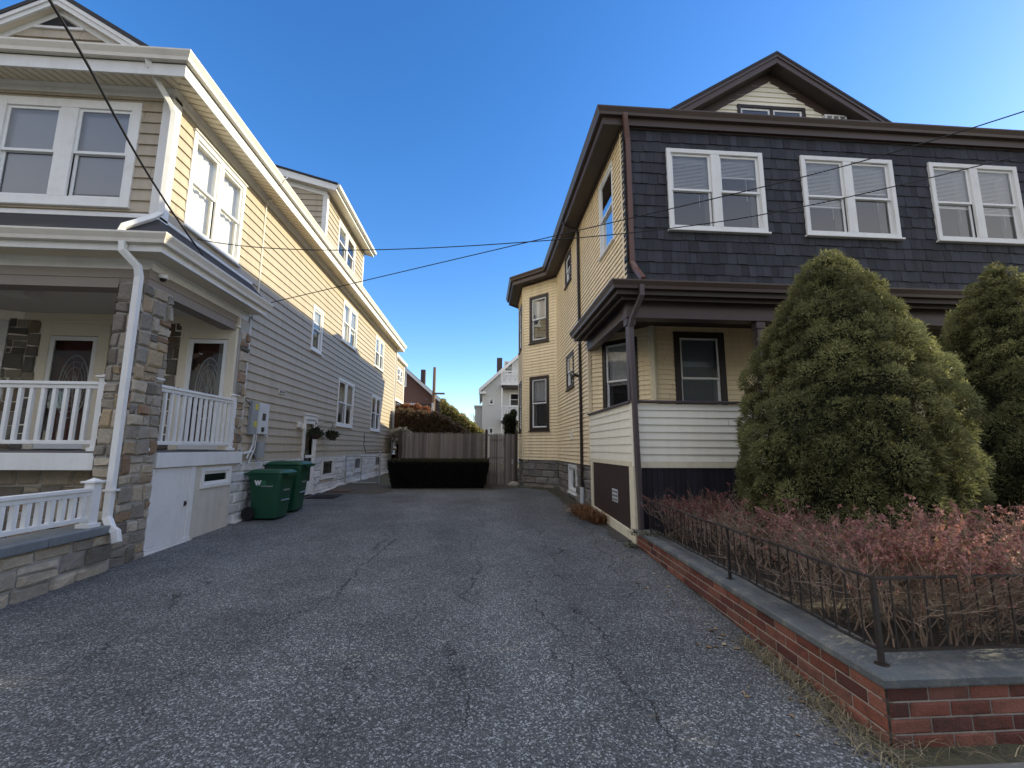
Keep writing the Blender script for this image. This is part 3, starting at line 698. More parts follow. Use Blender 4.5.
e = MB(); e.tube([FS(9.5, 4.4, .03), FS(9.46, 4.0, .03), FS(9.5, 3.2, .03), FS(9.47, 2.6, .03), FS(9.72, 2.5, .05)], .010, 6); e.tube([FS(9.47, 2.6, .03), FS(9.49, 1.9, .03), FS(9.44, 1.3, .05), FS(9.6, 1.2, .05)], .009, 6)
e.tube([FS(19.2, 2.2, .03), FS(19.2, 1.7, .03), FS(19.6, 1.36, .03), FS(24.8, 1.34, .03)], .012, 5); e.build('service_cable', M['cable'], LH)
e = MB(); e.tube([FS(9.66, 7.1, .025), FS(9.66, 4.66, .025)], .02, 8); e.tube([FS(9.66, 7.1, .025), FS(9.66, 7.2, .08), FS(9.66, 7.16, .14)], .025, 8); e.build('service_mast', M['gutter'], LH)
e = MB(); e.fbox(FS, 11.02, 11.36, 2.90, 3.0, .01, .045); e.build('vent_plate', M['old_white'], LH, bevel=.01); e = MB()
for k in range(3): e.fbox(FS, 11.05 + .1 * k, 11.12 + .1 * k, 2.925, 2.975, .046, .05)
e.build('vent_slot', M['iron'], LH)
e = MB(); e.fbox(FS, 12.24, 12.40, 2.12, 2.28, .01, .08); e.tube([FS(12.46, 2.10, .10), FS(12.46, 2.24, .10)], .06, 10); e.build('wall_lamp', M['gutter'], LH, bevel=.01)
e = MB(); e.tube([(-4.945, 6.82, 4.23), (-4.945, 6.82, 4.16)], .07, 14); e.build('security_camera', M['white'], LH, smooth=False, bevel=.015)
cam0 = [o for o in LH.children if o.name.startswith('security_camera')][0]
e = MB(); e.tube([(-4.945, 6.82, 4.159), (-4.945, 6.82, 4.125)], .05, 14, r2=.03); e.build('lens_dome', M['rubber'], cam0, smooth=True)
e = MB(); e.tube([(-4.62, 6.98, 4.46), (-4.7, 7.1, 4.40), (-4.7, 8.9, 4.36)], .012, 6); e.build('cable_run', M['gutter'], LH)
e = MB(); e.tube([(-4.52, 9.3, 7.35), (-4.45, 9.3, 7.5), (-4.45, 9.42, 7.62)], .012, 6); e.tube([(-4.45, 9.35, 7.55), (-4.62, 9.5, 7.55)], .01, 5); e.build('gutter_bracket', M['galv'], LH)

# downspouts
def spout(name, pts, m, h, r=.042, ry=.034, side=(1, 0, 0)): 
    mb = MB(); mb.tube(pts, r * 1.3, 4, ry=ry * 1.3, rot=0.0, side=side); return mb.build(name, M[m], h, bevel=.008)
spout('downspout', [(-5.12, 6.2, 7.40), (-5.11, 6.24, 7.30), (-4.96, 6.54, 6.93), (-4.93, 6.58, 6.80), (-4.93, 6.58, 5.12), (-4.98, 6.50, 5.0), (-5.16, 6.25, 4.72), (-5.17, 6.22, 4.60)], 'white', LH, .042, side=(.77, .64, 0))
spout('downspout', [(-5.11, 6.22, 4.48), (-5.10, 6.22, 4.34), (-4.93, 6.30, 4.14), (-4.92, 6.33, 4.0), (-4.92, 6.34, .80), (-4.91, 6.33, .66), (-4.80, 6.28, .53), (-4.72, 6.25, .50), (-4.68, 6.24, .36)], 'white', LH, .048, .04)
e = MB()
for z in (1.0,): e.fbox(Fr(0, 6.40, (1, 0), (0, -1)), -4.99, -4.85, z, z + .03, -.01, .105)
e.build('pipe_strap', M['white'], LH)
spout('downspout', [(-4.93, 25.15, 7.3), (-4.93, 25.15, 1.3)], 'gutter', LH)

# front gable
gx, gy0, gy1, gp, gz0, gh = -6.52, 6.17, 6.31, .60, 8.36, 1.3
def gable(house, gx, y0, yw, y1, pitch, zt, half, roofm, rakem, soffm, sidem, rake=.20, thick=.06, expo=.19, holes=(), zb=None, frieze=.14, name='gable'):
    zlow = zt - pitch * half if zb is None else zb
    r = MB(); q = MB(); s = MB()
    for sg in (-1, 1):
        X = lambda d, dz=0: (gx + sg * d, zt - pitch * d + dz)
        a, b = X(0), X(half)
        r.hexa([(a[0], y0 - .03, a[1]), (b[0] + sg * .04, y0 - .03, b[1] - .02), (b[0] + sg * .04, y1, b[1] - .02), (a[0], y1, a[1]), (a[0], y0 - .03, a[1] + thick), (b[0] + sg * .04, y0 - .03, b[1] - .02 + thick), (b[0] + sg * .04, y1, b[1] - .02 + thick), (a[0], y1, a[1] + thick)])
        q.hexa([(a[0], y0, a[1] - rake), (b[0], y0, b[1] - rake), (b[0], y0 + .03, b[1] - rake), (a[0], y0 + .03, a[1] - rake), (a[0], y0, a[1] - .003), (b[0], y0, b[1] - .003), (b[0], y0 + .03, b[1] - .003), (a[0], y0 + .03, a[1] - .003)])
        q.hexa([(a[0], y0 - .02, a[1] - .07), (b[0], y0 - .02, b[1] - .07), (b[0], y0 - .001, b[1] - .07), (a[0], y0 - .001, a[1] - .07), (a[0], y0 - .02, a[1] - .004), (b[0], y0 - .02, b[1] - .004), (b[0], y0 - .001, b[1] - .004), (a[0], y0 - .001, a[1] - .004)])
        s.poly([(a[0], y0 + .03, a[1] - rake + .02), (b[0], y0 + .03, b[1] - rake + .02), (b[0], yw, b[1] - rake + .02), (a[0], yw, a[1] - rake + .02)])
        z1 = -rake + .018; z0 = z1 - frieze
        q.hexa([(a[0], yw - .03, a[1] + z0), (b[0], yw - .03, b[1] + z0), (b[0], yw - .002, b[1] + z0), (a[0], yw - .002, a[1] + z0), (a[0], yw - .03, a[1] + z1), (b[0], yw - .03, b[1] + z1), (b[0], yw - .002, b[1] + z1), (a[0], yw - .002, a[1] + z1)])
    r.build('gable_roof', M[roofm], house); q.build('rake_board', M[rakem], house); s.build('gable_soffit', M[soffm], house)
    F = Fr(0, yw, (1, 0), (0, -1)); wz = MB()
    lim = lambda z: (gx - max(0, (zt - rake - z) / pitch), gx + max(0, (zt - rake - z) / pitch))
    siding(wz, F, gx - half, gx + half, zlow - .15, zt - rake - .02, expo, holes, lim=lim)
    wz.build('gable_wall', M[sidem], house); return F
FG = gable(LH, gx, gy0, gy1, 10.0, gp, gz0, 1.42, 'roof', 'white', 'soffit', 'beige', rake=.15, frieze=.10, thick=.07)
e = MB(); e.poly([FG(gx - .27, 7.93, .045), FG(gx + .27, 7.93, .045), FG(gx, 8.10, .045)]); e.build('gable_vent', M['dark'], LH); e = MB(); e.fbox(FG, gx - .36, gx + .36, 7.89, 7.93, .0, .04); e.build('gable_trim', M['white'], LH)

# shed dormer towards the driveway
y0, y1, xw, xe = 13.35, 17.7, -5.02, -4.66
FD = Fr(xw, 0, (0, 1), (1, 0)); hd = window(LH, FD, 14.5, 16.5, 8.05, 9.42, 2, cover=[('blind', .5), None])
d = MB(); siding(d, FD, y0, y1, 7.5, 9.66, .19, [hd])
FC = Fr(0, y0, (1, 0), (0, -1)); siding(d, FC, -9, xw, 7.5, 10.7, .19, lim=lambda z: (-9, xw - max(0, (z - 9.66) / .27)))
d.poly([(xw, y1, 7.5), (-9, y1, 7.5), (-9, y1, 10.7), (xw, y1, 9.66)]); d.poly([(xw - .3, y0 + .2, 7.5), (xw - .3, y1 - .2, 7.5), (xw - .3, y1 - .2, 9.6), (xw - .3, y0 + .2, 9.6)]); d.build('dormer', M['beige'], LH)
d = MB(); d.box(xw - .12, xw + .03, y0 - .03, y0 + .12, 7.5, 9.62); d.fbox(FD, y1 - .12, y1 + .03, 7.5, 9.62, -.1, .03)
zs = lambda x, dz=0: 9.80 + .27 * (xe - x) + dz
for (ya, yb) in ((y0 - .26, y0 - .22), (y1 + .24, y1 + .28)): d.hexa([(-9, ya, zs(-9, -.28)), (xe, ya, zs(xe, -.20)), (xe, yb, zs(xe, -.20)), (-9, yb, zs(-9, -.28)), (-9, ya, zs(-9)), (xe, ya, zs(xe)), (xe, yb, zs(xe)), (-9, yb, zs(-9))])
d.hexa([(-9, y0 - .035, zs(-9, -.42)), (xw, y0 - .035, zs(xw, -.36)), (xw, y0 - .004, zs(xw, -.36)), (-9, y0 - .004, zs(-9, -.42)), (-9, y0 - .035, zs(-9, -.2)), (xw, y0 - .035, zs(xw, -.2)), (xw, y0 - .004, zs(xw, -.2)), (-9, y0 - .004, zs(-9, -.2))])
d.box(xe - .025, xe, y0 - .22, y1 + .24, 9.60, 9.795); d.build('dormer_trim', M['white'], LH, bevel=.005)
d = MB(); d.box(xe + .001, xe + .11, y0 - .27, y1 + .29, 9.69, 9.82); d.build('dormer_gutter', M['gutter'], LH, bevel=.02)
d = MB(); d.poly([(xe - .02, y0 - .22, 9.61), (xe - .02, y1 + .24, 9.61), (-9, y1 + .24, zs(-9, -.2)), (-9, y0 - .22, zs(-9, -.2))]); d.build('dormer_soffit', M['soffit'], LH)
d = MB(); d.hexa([(-9, y0 - .3, zs(-9, .004)), (xe + .04, y0 - .3, zs(xe, .004)), (xe + .04, y1 + .32, zs(xe, .004)), (-9, y1 + .32, zs(-9, .004)), (-9, y0 - .3, zs(-9, .05)), (xe + .04, y0 - .3, zs(xe, .05)), (xe + .04, y1 + .32, zs(xe, .05)), (-9, y1 + .32, zs(-9, .05))]); d.build('dormer_roof', M['roof'], LH)

# rear two-storey porch
FR = Fr(-5.08, 0, (0, 1), (1, 0)); hr = window(LH, FR, 26.3, 28.0, 5.55, 6.45, 2, cas=.08)
d = MB(); siding(d, FR, 25.25, 28.7, 4.5, 6.85, .19, [hr]); siding(d, Fr(0, 28.7, (1, 0), (0, 1)), -9, -5.08, 4.5, 6.85, .19); d.box(-9, -5.4, 25.3, 28.6, 4.5, 6.86); d.box(-9, -7.2, 25.3, 28.6, 1.3, 4.5); d.build('rear_porch', M['beige'], LH)
d = MB(); d.box(-9, -4.9, 25.24, 28.9, 6.86, 7.02); d.fbox(FR, 28.5, 28.7, 1.3, 6.86, -.15, .03); d.fbox(FR, 25.26, 28.5, 4.36, 4.5, -.1, .03); d.box(-9, -5.06, 25.3, 28.7, 1.2, 1.45); d.build('rear_porch_trim', M['white'], LH)
railing(LH, 'rear_railing', FR, 25.35, 28.45, 1.55, 2.42, .16, 'white', posts=(25.36, 27.0), base=1.45, bal=.045)
# ================================================================== right house
RH = thing('two_family_house', 'two-storey house with black shingled upper front, cream siding and dark brown eaves', 'house', (2.65, 7.45, 0))
YF = 7.45
GS = Fr(2.65, 0, (0, 1), (-1, 0))           # side wall, u = y
GF = Fr(0, YF, (1, 0), (0, -1))             # front, u = x
BA, BB, BC, BD = (2.65, 14.9), (1.55, 16.0), (1.55, 18.0), (2.65, 19.1)
G1, L1 = FrAB(BB, BA); G2, L2 = FrAB(BC, BB); G3, L3 = FrAB(BD, BC)
hs, hf, h1, h2 = [], [], [], []
hs.append(window(RH, GS, 8.14, 9.14, 5.80, 7.52, 1, cas=.05, cover=[('blind', .35)], proud=.035))
hs.append(window(RH, GS, 12.3, 13.2, 6.62, 7.62, 1, cas=.11, casm='dark_casing', cover=None))
hs.append(window(RH, GS, 12.15, 13.2, 3.36, 4.42, 1, cas=.11, casm='dark_casing', cover=[('curtain', 1)]))
for u0, u1 in ((3.46, 5.38), (6.16, 8.08), (8.86, 10.78)):
    hf.append(window(RH, GF, u0, u1, 5.66, 7.32, 2, cas=.085, cover={3.46: [('blind', .93), ('blind', .52)], 6.16: [('blind', .62), ('blind', .40)], 8.86: [('blind', .55), ('blind', .62)]}[u0], mull=.17, proud=.055, glass='glass', style='hung') if u0 != 3.46 else window(RH, GF, u0, u1, 5.66, 7.32, 2, cas=.085, cover=[('blind', .46), ('blind', .27)], mull=.17, proud=.055))
for z0, z1 in ((5.42, 7.22), (2.22, 4.18)):
    h1.append(window(RH, G1, L1 - 1.24, L1 - .36, z0, z1, 1, cas=.115, casm='dark_casing', cover=[('curtain', .5 if z0 > 4 else .45)]))
    h2.append(window(RH, G2, .5, 1.5, z0, z1, 1, cas=.115, casm='dark_casing'))
w = MB(); ex = .108; dp = .027
siding(w, GS, YF, 14.9, 4.60, 7.84, ex, hs, dp); siding(w, GS, 10.55, 14.9, 1.2, 4.60 - .0001, ex, hs, dp); siding(w, GS, 19.1, 23.0, 1.2, 7.75, ex, [], dp)
siding(w, G1, 0, L1, 1.2, 7.84, ex, h1, dp); siding(w, G2, 0, L2, 1.2, 7.84, ex, h2, dp); siding(w, G3, 0, L3, 1.2, 7.84, ex, [], dp)
w.poly([(14, 7.5, 0), (14, 23, 0), (14, 23, 7.8), (14, 7.5, 7.8)]); w.poly([(2.65, 23, 0), (14, 23, 0), (14, 23, 7.8), (2.65, 23, 7.8)])
w.build('wall', M['cream_siding'], RH)
c = MB(); c.box(3.0, 13.8, 7.8, 22.8, 4.72, 7.9); c.box(3.0, 13.8, 10.95, 22.8, -.3, 4.71); c.hexa([(3.0, 15.1, -.3), (1.86, 16.15, -.3), (1.86, 17.85, -.3), (3.0, 18.9, -.3), (3.0, 15.1, 7.9), (1.86, 16.15, 7.9), (1.86, 17.85, 7.9), (3.0, 18.9, 7.9)])
c.build('light_block_core', M['dark'], RH)  # added core box, makes the hollow house light-tight and cast solid shadow
s = MB(); shingles(s, GF, 2.64, 14.0, 4.58, 7.80, holes=hf); plain_wall(s, GF, 2.66, 14.0, 4.6, 7.84, .002, hf)
FSide = Fr(2.642, 0, (0, 1), (-1, 0)); shingles(s, FSide, 7.42, 7.56, 4.58, 7.80, wid=.4); s.build('shingle_wall', M['slate'], RH)
cb = MB()
for P in (BB, BA): cb.tube([(P[0] - (.012 if P is BB else 0.02), P[1], 1.2), (P[0] - (.012 if P is BB else 0.02), P[1], 7.7)], .035, 6)
cb.fbox(GS, 7.56, 7.62, 4.6, 7.7, 0, .03)
cb.fbox(GS, 10.46, 10.56, 1.2, 4.45, -.05, .03); cb.build('corner_board', M['cream_siding'], RH)

P_R = [(14, 23), (2.65, 23), BD, BC, BB, BA, (2.65, YF + .34), (14, YF + .34)]
P_R0 = P_R[:-2] + [(2.65, YF), (14, YF)]
e = MB(); e.sweep(P_R0, [(0, 7.70), (.03, 7.70), (.03, 7.79), (0, 7.79)]); e.sweep(P_R, [(.40, 7.72), (.43, 7.72), (.43, 7.89), (.40, 7.89)])
e.build('fascia', M['brown'], RH); e = MB(); e.sweep(P_R, [(0, 7.77), (.41, 7.745)]); e.build('soffit', M['brown_soffit'], RH)
e = MB(); e.sweep(P_R, GUT(7.87, .431)); e.build('gutter', M['brown'], RH)
r = MB(); hip(r, 2.2, 14.5, 7.3, 23.4, 8.0, .33); r.poly([(2.65, 14.55, 8.005), (1.15, 15.85, 8.005), (1.15, 18.15, 8.005), (2.65, 19.45, 8.005), (4.2, 17, 8.45)]); r.build('roof', M['roof'], RH)

# attic gable over the front
hg = [(5.42, 6.92, 8.0, 8.96)]
FGr = gable(RH, 6.17, 7.78, 8.1, 23.4, .635, 9.95, 3.2, 'roof', 'brown', 'brown_soffit', 'cream_white', rake=.20, thick=.06, expo=.12, holes=hg, zb=7.9, frieze=.2)
window(RH, FGr, 5.40, 6.94, 7.95, 8.97, 2, cas=.07, casm='dark_casing', sill=False, mull=.06)
v = MB()
v.box(7.30, 7.98, 7.98, 8.08, 8.60, 8.63); v.box(7.30, 7.98, 7.98, 8.08, 8.74, 8.77)
for k in range(5): v.box(7.32 + k * .15, 7.35 + k * .15, 7.98, 8.08, 8.631, 8.739)
v.build('attic_vent', M['white'], RH)

# front porch: parapet, trim boards, beams, posts
pk = MB()
FPk = Fr(2.645, 0, (0, 1), (-1, 0)); siding(pk, FPk, 7.52, 10.5, 1.38, 2.40, .15, (), .018); siding(pk, GF, 2.74, 12.0, 1.38, 2.38, .128, (), .02)
pk.fbox(GF, 2.62, 2.735, 1.30, 2.40, -.1, .03); pk.build('parapet', M['cream_white'], RH)
pk = MB(); pk.box(2.58, 2.80, 7.50, 10.5, 2.402, 2.44); pk.box(2.60, 12, 7.38, 7.56, 2.402, 2.44); pk.box(2.75, 12, 7.6, 10.5, 1.3, 1.4); pk.build('parapet_cap', M['plum'], RH, bevel=.006)
tr = MB(); tr.fbox(GF, 2.745, 12, 1.275, 1.378, -.1, .022); tr.fbox(GS, 7.52, 10.5, 1.29, 1.378, -.1, .03)
tr.fbox(GS, 7.42, 7.66, -.1, 1.289, -.1, .04); tr.fbox(GS, 10.22, 10.38, -.05, 1.289, -.1, .04); tr.fbox(GF, 2.60, 2.74, -.1, 1.29, -.1, .035)
tr.hexa([FPk(7.66, -.12, .04), FPk(10.22, .02, .04), FPk(10.22, .02, -.05), FPk(7.66, -.12, -.05), FPk(7.66, .20, .04), FPk(10.22, .30, .04), FPk(10.22, .30, -.05), FPk(7.66, .20, -.05)])
tr.build('porch_trim', M['cream_trim'], RH, bevel=.006)
bp = MB(); bp.fbox(GS, 7.66, 10.22, .1, 1.288, -.05, .01); pan = bp.build('brown_panel', M['brown_panel'], RH)
vn = MB(); vn.fbox(GS, 8.42, 8.76, .58, .82, .011, .022, m=0)
for k in range(4):
    for j in range(3): vn.fbox(GS, 8.44 + k * .08, 8.49 + k * .08, .60 + j * .075, .64 + j * .075, .0221, .024, m=1)
vn.build('vent_grille', [M['grey_metal'], M['dark_casing']], pan)
nb = MB(); u = 2.745
while u < 12:
    k = random.uniform(.7, 1.3); nb.fbox(GF, u + .003, u + .097, -.2, 1.274, -.03, random.uniform(.0, .006), (k, k, k)); u += .1
nb.fbox(GF, 2.745, 12, -.3, 1.27, -.06, -.04, (.3, .3, .3)); nb.build('skirt_boards', M['navy_boards'], RH)
bm = MB(); bm.box(2.58, 12.4, 7.42, 7.62, 3.98, 4.33); bm.box(2.62, 2.80, 7.63, 10.5, 4.0, 4.33); bm.box(2.57, 12.4, 7.40, 7.64, 3.93, 3.978)
bm.build('porch_beam', M['plum'], RH, bevel=.006)
for x in (2.66, 5.10, 7.6, 10.1): 
    q = MB(); q.box(x - .06, x + .06, 7.45, 7.57, 2.441, 3.93); q.box(x - .085, x + .085, 7.425, 7.595, 3.80, 3.929); q.build('porch_post', M['plum'], RH, bevel=.008)
PP = [(2.65, 10.62), (2.65, YF), (12.4, YF)]
e = MB(); e.sweep(PP, [(.30, 4.26), (.33, 4.26), (.33, 4.40), (.30, 4.40)]); e.sweep(PP, [(0.0, 4.29), (.31, 4.28)]); e.sweep(PP, [(.2, 4.20), (.22, 4.20), (.22, 4.285), (.2, 4.285)]); e.build('porch_fascia', M['brown_soffit'], RH)
e = MB(); e.sweep(PP, GUT(4.345, .331)); e.build('porch_gutter', M['brown'], RH)
e = MB(); e.sweep(PP, [(.40, 4.47), (.0, 4.66)]); e.build('porch_roof', M['roof'], RH)
e = MB(); e.box(2.66, 12.3, 7.6, 10.9, 4.335, 4.38); e.build('porch_ceiling', M['brown_soffit'], RH)
# bay wall at the back of the porch
Q0, Q1, Q2, Q3 = (2.72, 10.5), (3.80, 9.3), (6.2, 9.3), (7.3, 10.5)
K0, k0 = FrAB(Q0, Q1); K1, k1 = FrAB(Q1, Q2); K2, k2 = FrAB(Q2, Q3)
hb0 = window(RH, K0, k0 * .20, k0 * .78, 2.2, 4.16, 1, cas=.10, casm='dark_casing', cover=[('curtain', .55)], glass='glass_mirror')
hb1 = window(RH, K1, .48, 1.66, 2.1, 4.22, 1, cas=.14, casm='dark_casing', cover=[('shade', .35)], glass='glass_mirror')
hb2 = window(RH, K2, .4, 1.2, 2.2, 4.16, 1, cas=.10, casm='dark_casing')
b = MB(); siding(b, K0, 0, k0, 1.4, 4.34, ex, [hb0], dp); siding(b, K1, 0, k1, 1.4, 4.34, ex, [hb1], dp); siding(b, K2, 0, k2, 1.4, 4.34, ex, [hb2], dp); siding(b, Fr(0, 10.5, (1, 0), (0, -1)), 7.3, 12.3, 1.4, 4.34, ex, (), dp)
b.build('porch_bay_wall', M['cream_siding'], RH)
for P in (Q1, Q2): b = MB(); b.tube([(P[0], P[1] - .0, 1.4), (P[0], P[1], 4.33)], .085, 6); b.build('bay_corner_board', M['cream_trim'], RH)

# rusticated foundation
fd, fm = MB(), MB(); pal = [(.21, .19, .165), (.25, .225, .19), (.18, .168, .155), (.235, .22, .205), (.155, .145, .135)]
cf = lambda: tuple(np.array(random.choice(pal)) * random.uniform(.85, 1.15)); hw = (12.05, 13.2, .34, 1.14)
FN = Fr(2.68, 0, (0, 1), (-1, 0))
courses(fd, FN, 10.3, 14.86, -.1, 1.18, .235, .56, cf, w=.05, g=.008, rough=.02, holes=[hw])
for A, B, L in ((BB, BA, L1), (BC, BB, L2), (BD, BC, L3)):
    Fq, Lq = FrAB(A, B); courses(fd, lambda a, b, c, Fq=Fq: Fq(a, b, c - .03), 0, Lq, -.1, 1.18, .235, .56, cf, w=.05, g=.008, rough=.02); plain_wall(fm, Fq, 0, Lq, -.3, 1.2, -.035)
plain_wall(fm, FN, 10.3, 14.9, -.3, 1.2, -.006, [hw]); plain_wall(fm, FN, 19.1, 23, -.3, 1.2)
fd.build('foundation', M['grey_block'], RH); fm.build('foundation_mortar', M['mortar'], RH)
window(RH, FN, hw[0] + .02, hw[1] - .02, hw[2], hw[3], 1, cas=.1, style='fixed', name='cellar_window', proud=.05, deep=.2, sashm='white_sash')
spout('downspout', [(2.62, 7.26, 7.88), (2.63, 7.27, 7.78), (2.70, 7.38, 7.45), (2.71, 7.40, 7.35), (2.71, 7.40, 4.98), (2.74, 7.30, 4.80), (2.75, 7.08, 4.58), (2.75, 7.0, 4.50)], 'redbrown', RH, .045, .045)
spout('downspout', [(2.72, 7.02, 4.40), (2.72, 7.02, 4.22), (2.62, 7.28, 3.85), (2.61, 7.335, 3.72), (2.69, 7.345, .02)], 'plum', RH, .042, .045)
sp = spout('downspout', [(2.20, 11.2, 7.80), (2.22, 11.2, 7.72), (2.56, 11.2, 7.58), (2.59, 11.2, 7.5), (2.59, 11.2, .62)], 'dark_casing', RH, .042, .036, side=(0, 1, 0))
e = MB(); e.tube([(2.59, 11.2, .63), (2.59, 11.2, -.1)], .055, 10); e.build('drain_pipe', M['grey_metal'], RH)
e = MB(); e.fbox(GS, 11.36, 11.46, 3.40, 3.56, .0, .05); e.tube([(2.60, 11.4, 3.52), (2.50, 11.42, 3.56), (2.42, 11.46, 3.50)], .04, 8, r2=.06); e.build('wall_lamp', M['iron'], RH)
e = MB(); e.fbox(GS, 12.42, 12.66, 1.86, 2.14, .01, .06); e.build('vent_hood', M['cream_white'], RH, bevel=.01)
# rear wing
e = MB(); e.box(5, 12, 23.02, 28.4, -.2, 6.4); e.hexa([(4.8, 23.02, 6.4), (12.2, 23.02, 6.4), (12.2, 28.6, 6.4), (4.8, 28.6, 6.4), (4.8, 23.02, 7.0), (12.2, 23.02, 7.0), (12.2, 28.6, 6.5), (4.8, 28.6, 6.5)]); e.build('rear_wing', M['cream_siding'], RH)
# ================================================================== ground
def sheet(name, mt, x0, x1, ys, dz=0.0, nx=1, xf=None):
    mb = MB()
    for a, b in zip(ys[:-1], ys[1:]):
        for i in range(nx):
            p, q = x0 + (x1 - x0) * i / nx, x0 + (x1 - x0) * (i + 1) / nx
            mb.poly([(p, a, gz(a) + dz), (q, a, gz(a) + dz), (q, b, gz(b) + dz), (p, b, gz(b) + dz)])
    o = mb.build(name, mt); return tag(o, kind='structure')
sheet('ground', M['terrain'], -900, 900, [-900, -60, -5, 16, 60, 1500])
def drive_edge(y): return 2.42 + .05 * max(0, y - 2.6)
mb = MB(); Y = [-1.2, 0, 1.2, 2.4, 3.6, 4.8, 6, 7.2, 8, 9, 10.5, 12, 13.5, 14.6, 16.0]
XR = [2.2, 2.2, 2.2, 2.3, 2.44, 2.48, 2.53, 2.58, 2.52, 2.42, 2.38, 2.42, 2.44, 2.42, 1.5]
for i in range(len(Y) - 1):
    a, b = Y[i], Y[i + 1]
    mb.poly([(-5.0, a, gz(a) + .006), (XR[i], a, gz(a) + .006), (XR[i + 1], b, gz(b) + .006), (-5.0, b, gz(b) + .006)])
tag(mb.build('driveway', M['asphalt']), kind='structure')
sheet('road', M['road'], -200, 200, [-9.5, -5, -2.6], .004)
mb = MB(); mb.hexa([(2.32, .6, gz(.6) - .1), (60, .6, gz(.6) - .1), (60, 2.50, gz(2.5) - .1), (2.32, 2.50, gz(2.5) - .1), (2.32, .6, gz(.6) + .014), (60, .6, gz(.6) + .014), (60, 2.50, gz(2.5) + .014), (2.32, 2.50, gz(2.5) + .014)])
tag(mb.build('sidewalk', M['walk'], bevel=.01), kind='structure')
mb = MB(); mb.hexa([(2.32, -2.6, -.4), (60, -2.6, -.4), (60, -2.4, -.4), (2.32, -2.4, -.4), (2.32, -2.6, gz(-2.6) + .12), (60, -2.6, gz(-2.6) + .12), (60, -2.4, gz(-2.4) + .12), (2.32, -2.4, gz(-2.4) + .12)]); tag(mb.build('kerb', M['walk']), kind='structure')
# raised planting bed behind the brick wall
mb = MB(); nx, ny = 40, 22
pt = lambda i, j: (2.62 + (13.5 - 2.62) * i / nx, 2.9 + (7.4 - 2.9) * j / ny, .20 + .05 * math.sin(i * 1.7 + j) * math.sin(j * 1.3))
for i in range(nx):
    for j in range(ny): mb.poly([pt(i, j), pt(i + 1, j), pt(i + 1, j + 1), pt(i, j + 1)])
tag(mb.build('planting_bed', M['soil'], smooth=True), kind='structure')
# dirt strip along the foot of the right house
mb = MB(); prev = None
for k in range(60):
    y = 7.6 + (15.6 - 7.6) * k / 59; x = 2.40 + .06 * math.sin(y * 3) + random.uniform(-.03, .03) - (.12 if 9 < y < 14.6 else 0) - (max(0, y - 14.6) * .95)
    cur = ((x, y, gz(y) + .012), (x + .9, y, gz(y) + .05))
    if prev: mb.poly([prev[0], prev[1], cur[1], cur[0]])
    prev = cur
tag(mb.build('dirt_strip', M['mulch_edge']), kind='structure')
mb = MB(); prev = None
for k in range(50):
    y = 13.8 + (16.3 - 13.8) * k / 49; x = -2.9 + .1 * math.sin(y * 4)
    cur = ((-5.0, y, gz(y) + .010), (x, y, gz(y) + .012))
    if prev: mb.poly([prev[0], cur[0], cur[1], prev[1]])
    prev = cur
mb.poly([(-3.1, 15.0, gz(15) + .014), (.4, 14.75, gz(14.75) + .014), (1.4, 15.5, gz(15.5) + .014), (1.3, 16.4, gz(16.4) + .014), (-3.1, 16.4, gz(16.4) + .014)])
tag(mb.build('dirt_patch', M['mulch_edge']), kind='structure')

# ================================================================== low stone wall with railing (left)
SW = thing('stone_wall', 'low fieldstone wall with bluestone coping and a short white railing beside the driveway', 'wall', (-4.85, 5.0, -.1))
st, mo = MB(), MB(); FW1 = Fr(-4.87, 0, (0, 1), (1, 0))
stones(st, FW1, 2.2, 6.385, -.25, .47, hmin=.15, hmax=.27, wmin=.2, wmax=.5, w=.04); stones(st, Fr(0, 2.2, (1, 0), (0, -1)), -5.25, -4.87, -.3, .47, wmin=.2, wmax=.4)
mo.box(-5.25, -4.875, 2.205, 6.41, -.45, .468); st.build('stone_face', M['stone'], SW); mo.build('wall_core', M['mortar'], SW)
cp = MB(); y = 2.14
while y < 6.3:
    l = min(1.1, 6.32 - y); cp.box(-5.29, -4.79, y + .003, y + l - .003, .471, .575); y += 1.1
cp.build('coping', M['bluestone'], SW, bevel=.012)
railing(SW, 'railing', Fr(-4.95, 0, (0, 1), (1, 0)), 2.5, 6.05, .66, 1.07, .135, 'white', posts=(6.10, 2.45), base=.576, bal=.05, psize=.12)

# ================================================================== brick wall, coping, iron railing (right)
BW = thing('brick_wall', 'low red brick retaining wall with grey concrete coping around the planting bed', 'wall', (2.5, 2.7, -.15))
C0, C1 = (2.62, 7.38), (2.42, 2.66); C2 = (13.6, 2.66)
FB1, LB1 = FrAB(C0, C1); FB2, LB2 = FrAB(C1, C2)
br, bmr = MB(), MB(); bpal = [(.17, .062, .046), (.21, .078, .055), (.14, .052, .042), (.185, .085, .065), (.11, .045, .038), (.23, .095, .068)]
bc = lambda: tuple(np.array(random.choice(bpal)) * random.uniform(.85, 1.15))
courses(br, FB1, 0, LB1, -.225, .215, .088, .262, bc, w=.012, g=.005, rough=.003); courses(br, FB2, 0, LB2, -.225, .215, .088, .262, bc, w=.012, g=.005, rough=.003)
for F, L in ((FB1, LB1), (FB2, LB2)): bmr.fbox(F, (.0 if F is FB1 else .035), (L - .035 if F is FB1 else L), -.4, .214, -.2, .0)
br.build('brick_face', M['brick'], BW); bmr.build('wall_core', M['brick_mortar'], BW)
cp = MB(); cp.sweep([C0, C1, C2], [(-.30, .215), (.035, .215), (.04, .225), (.04, .262), (.03, .272), (-.30, .272), (-.30, .215)]); cp.build('coping', M['concrete_cap'], BW)

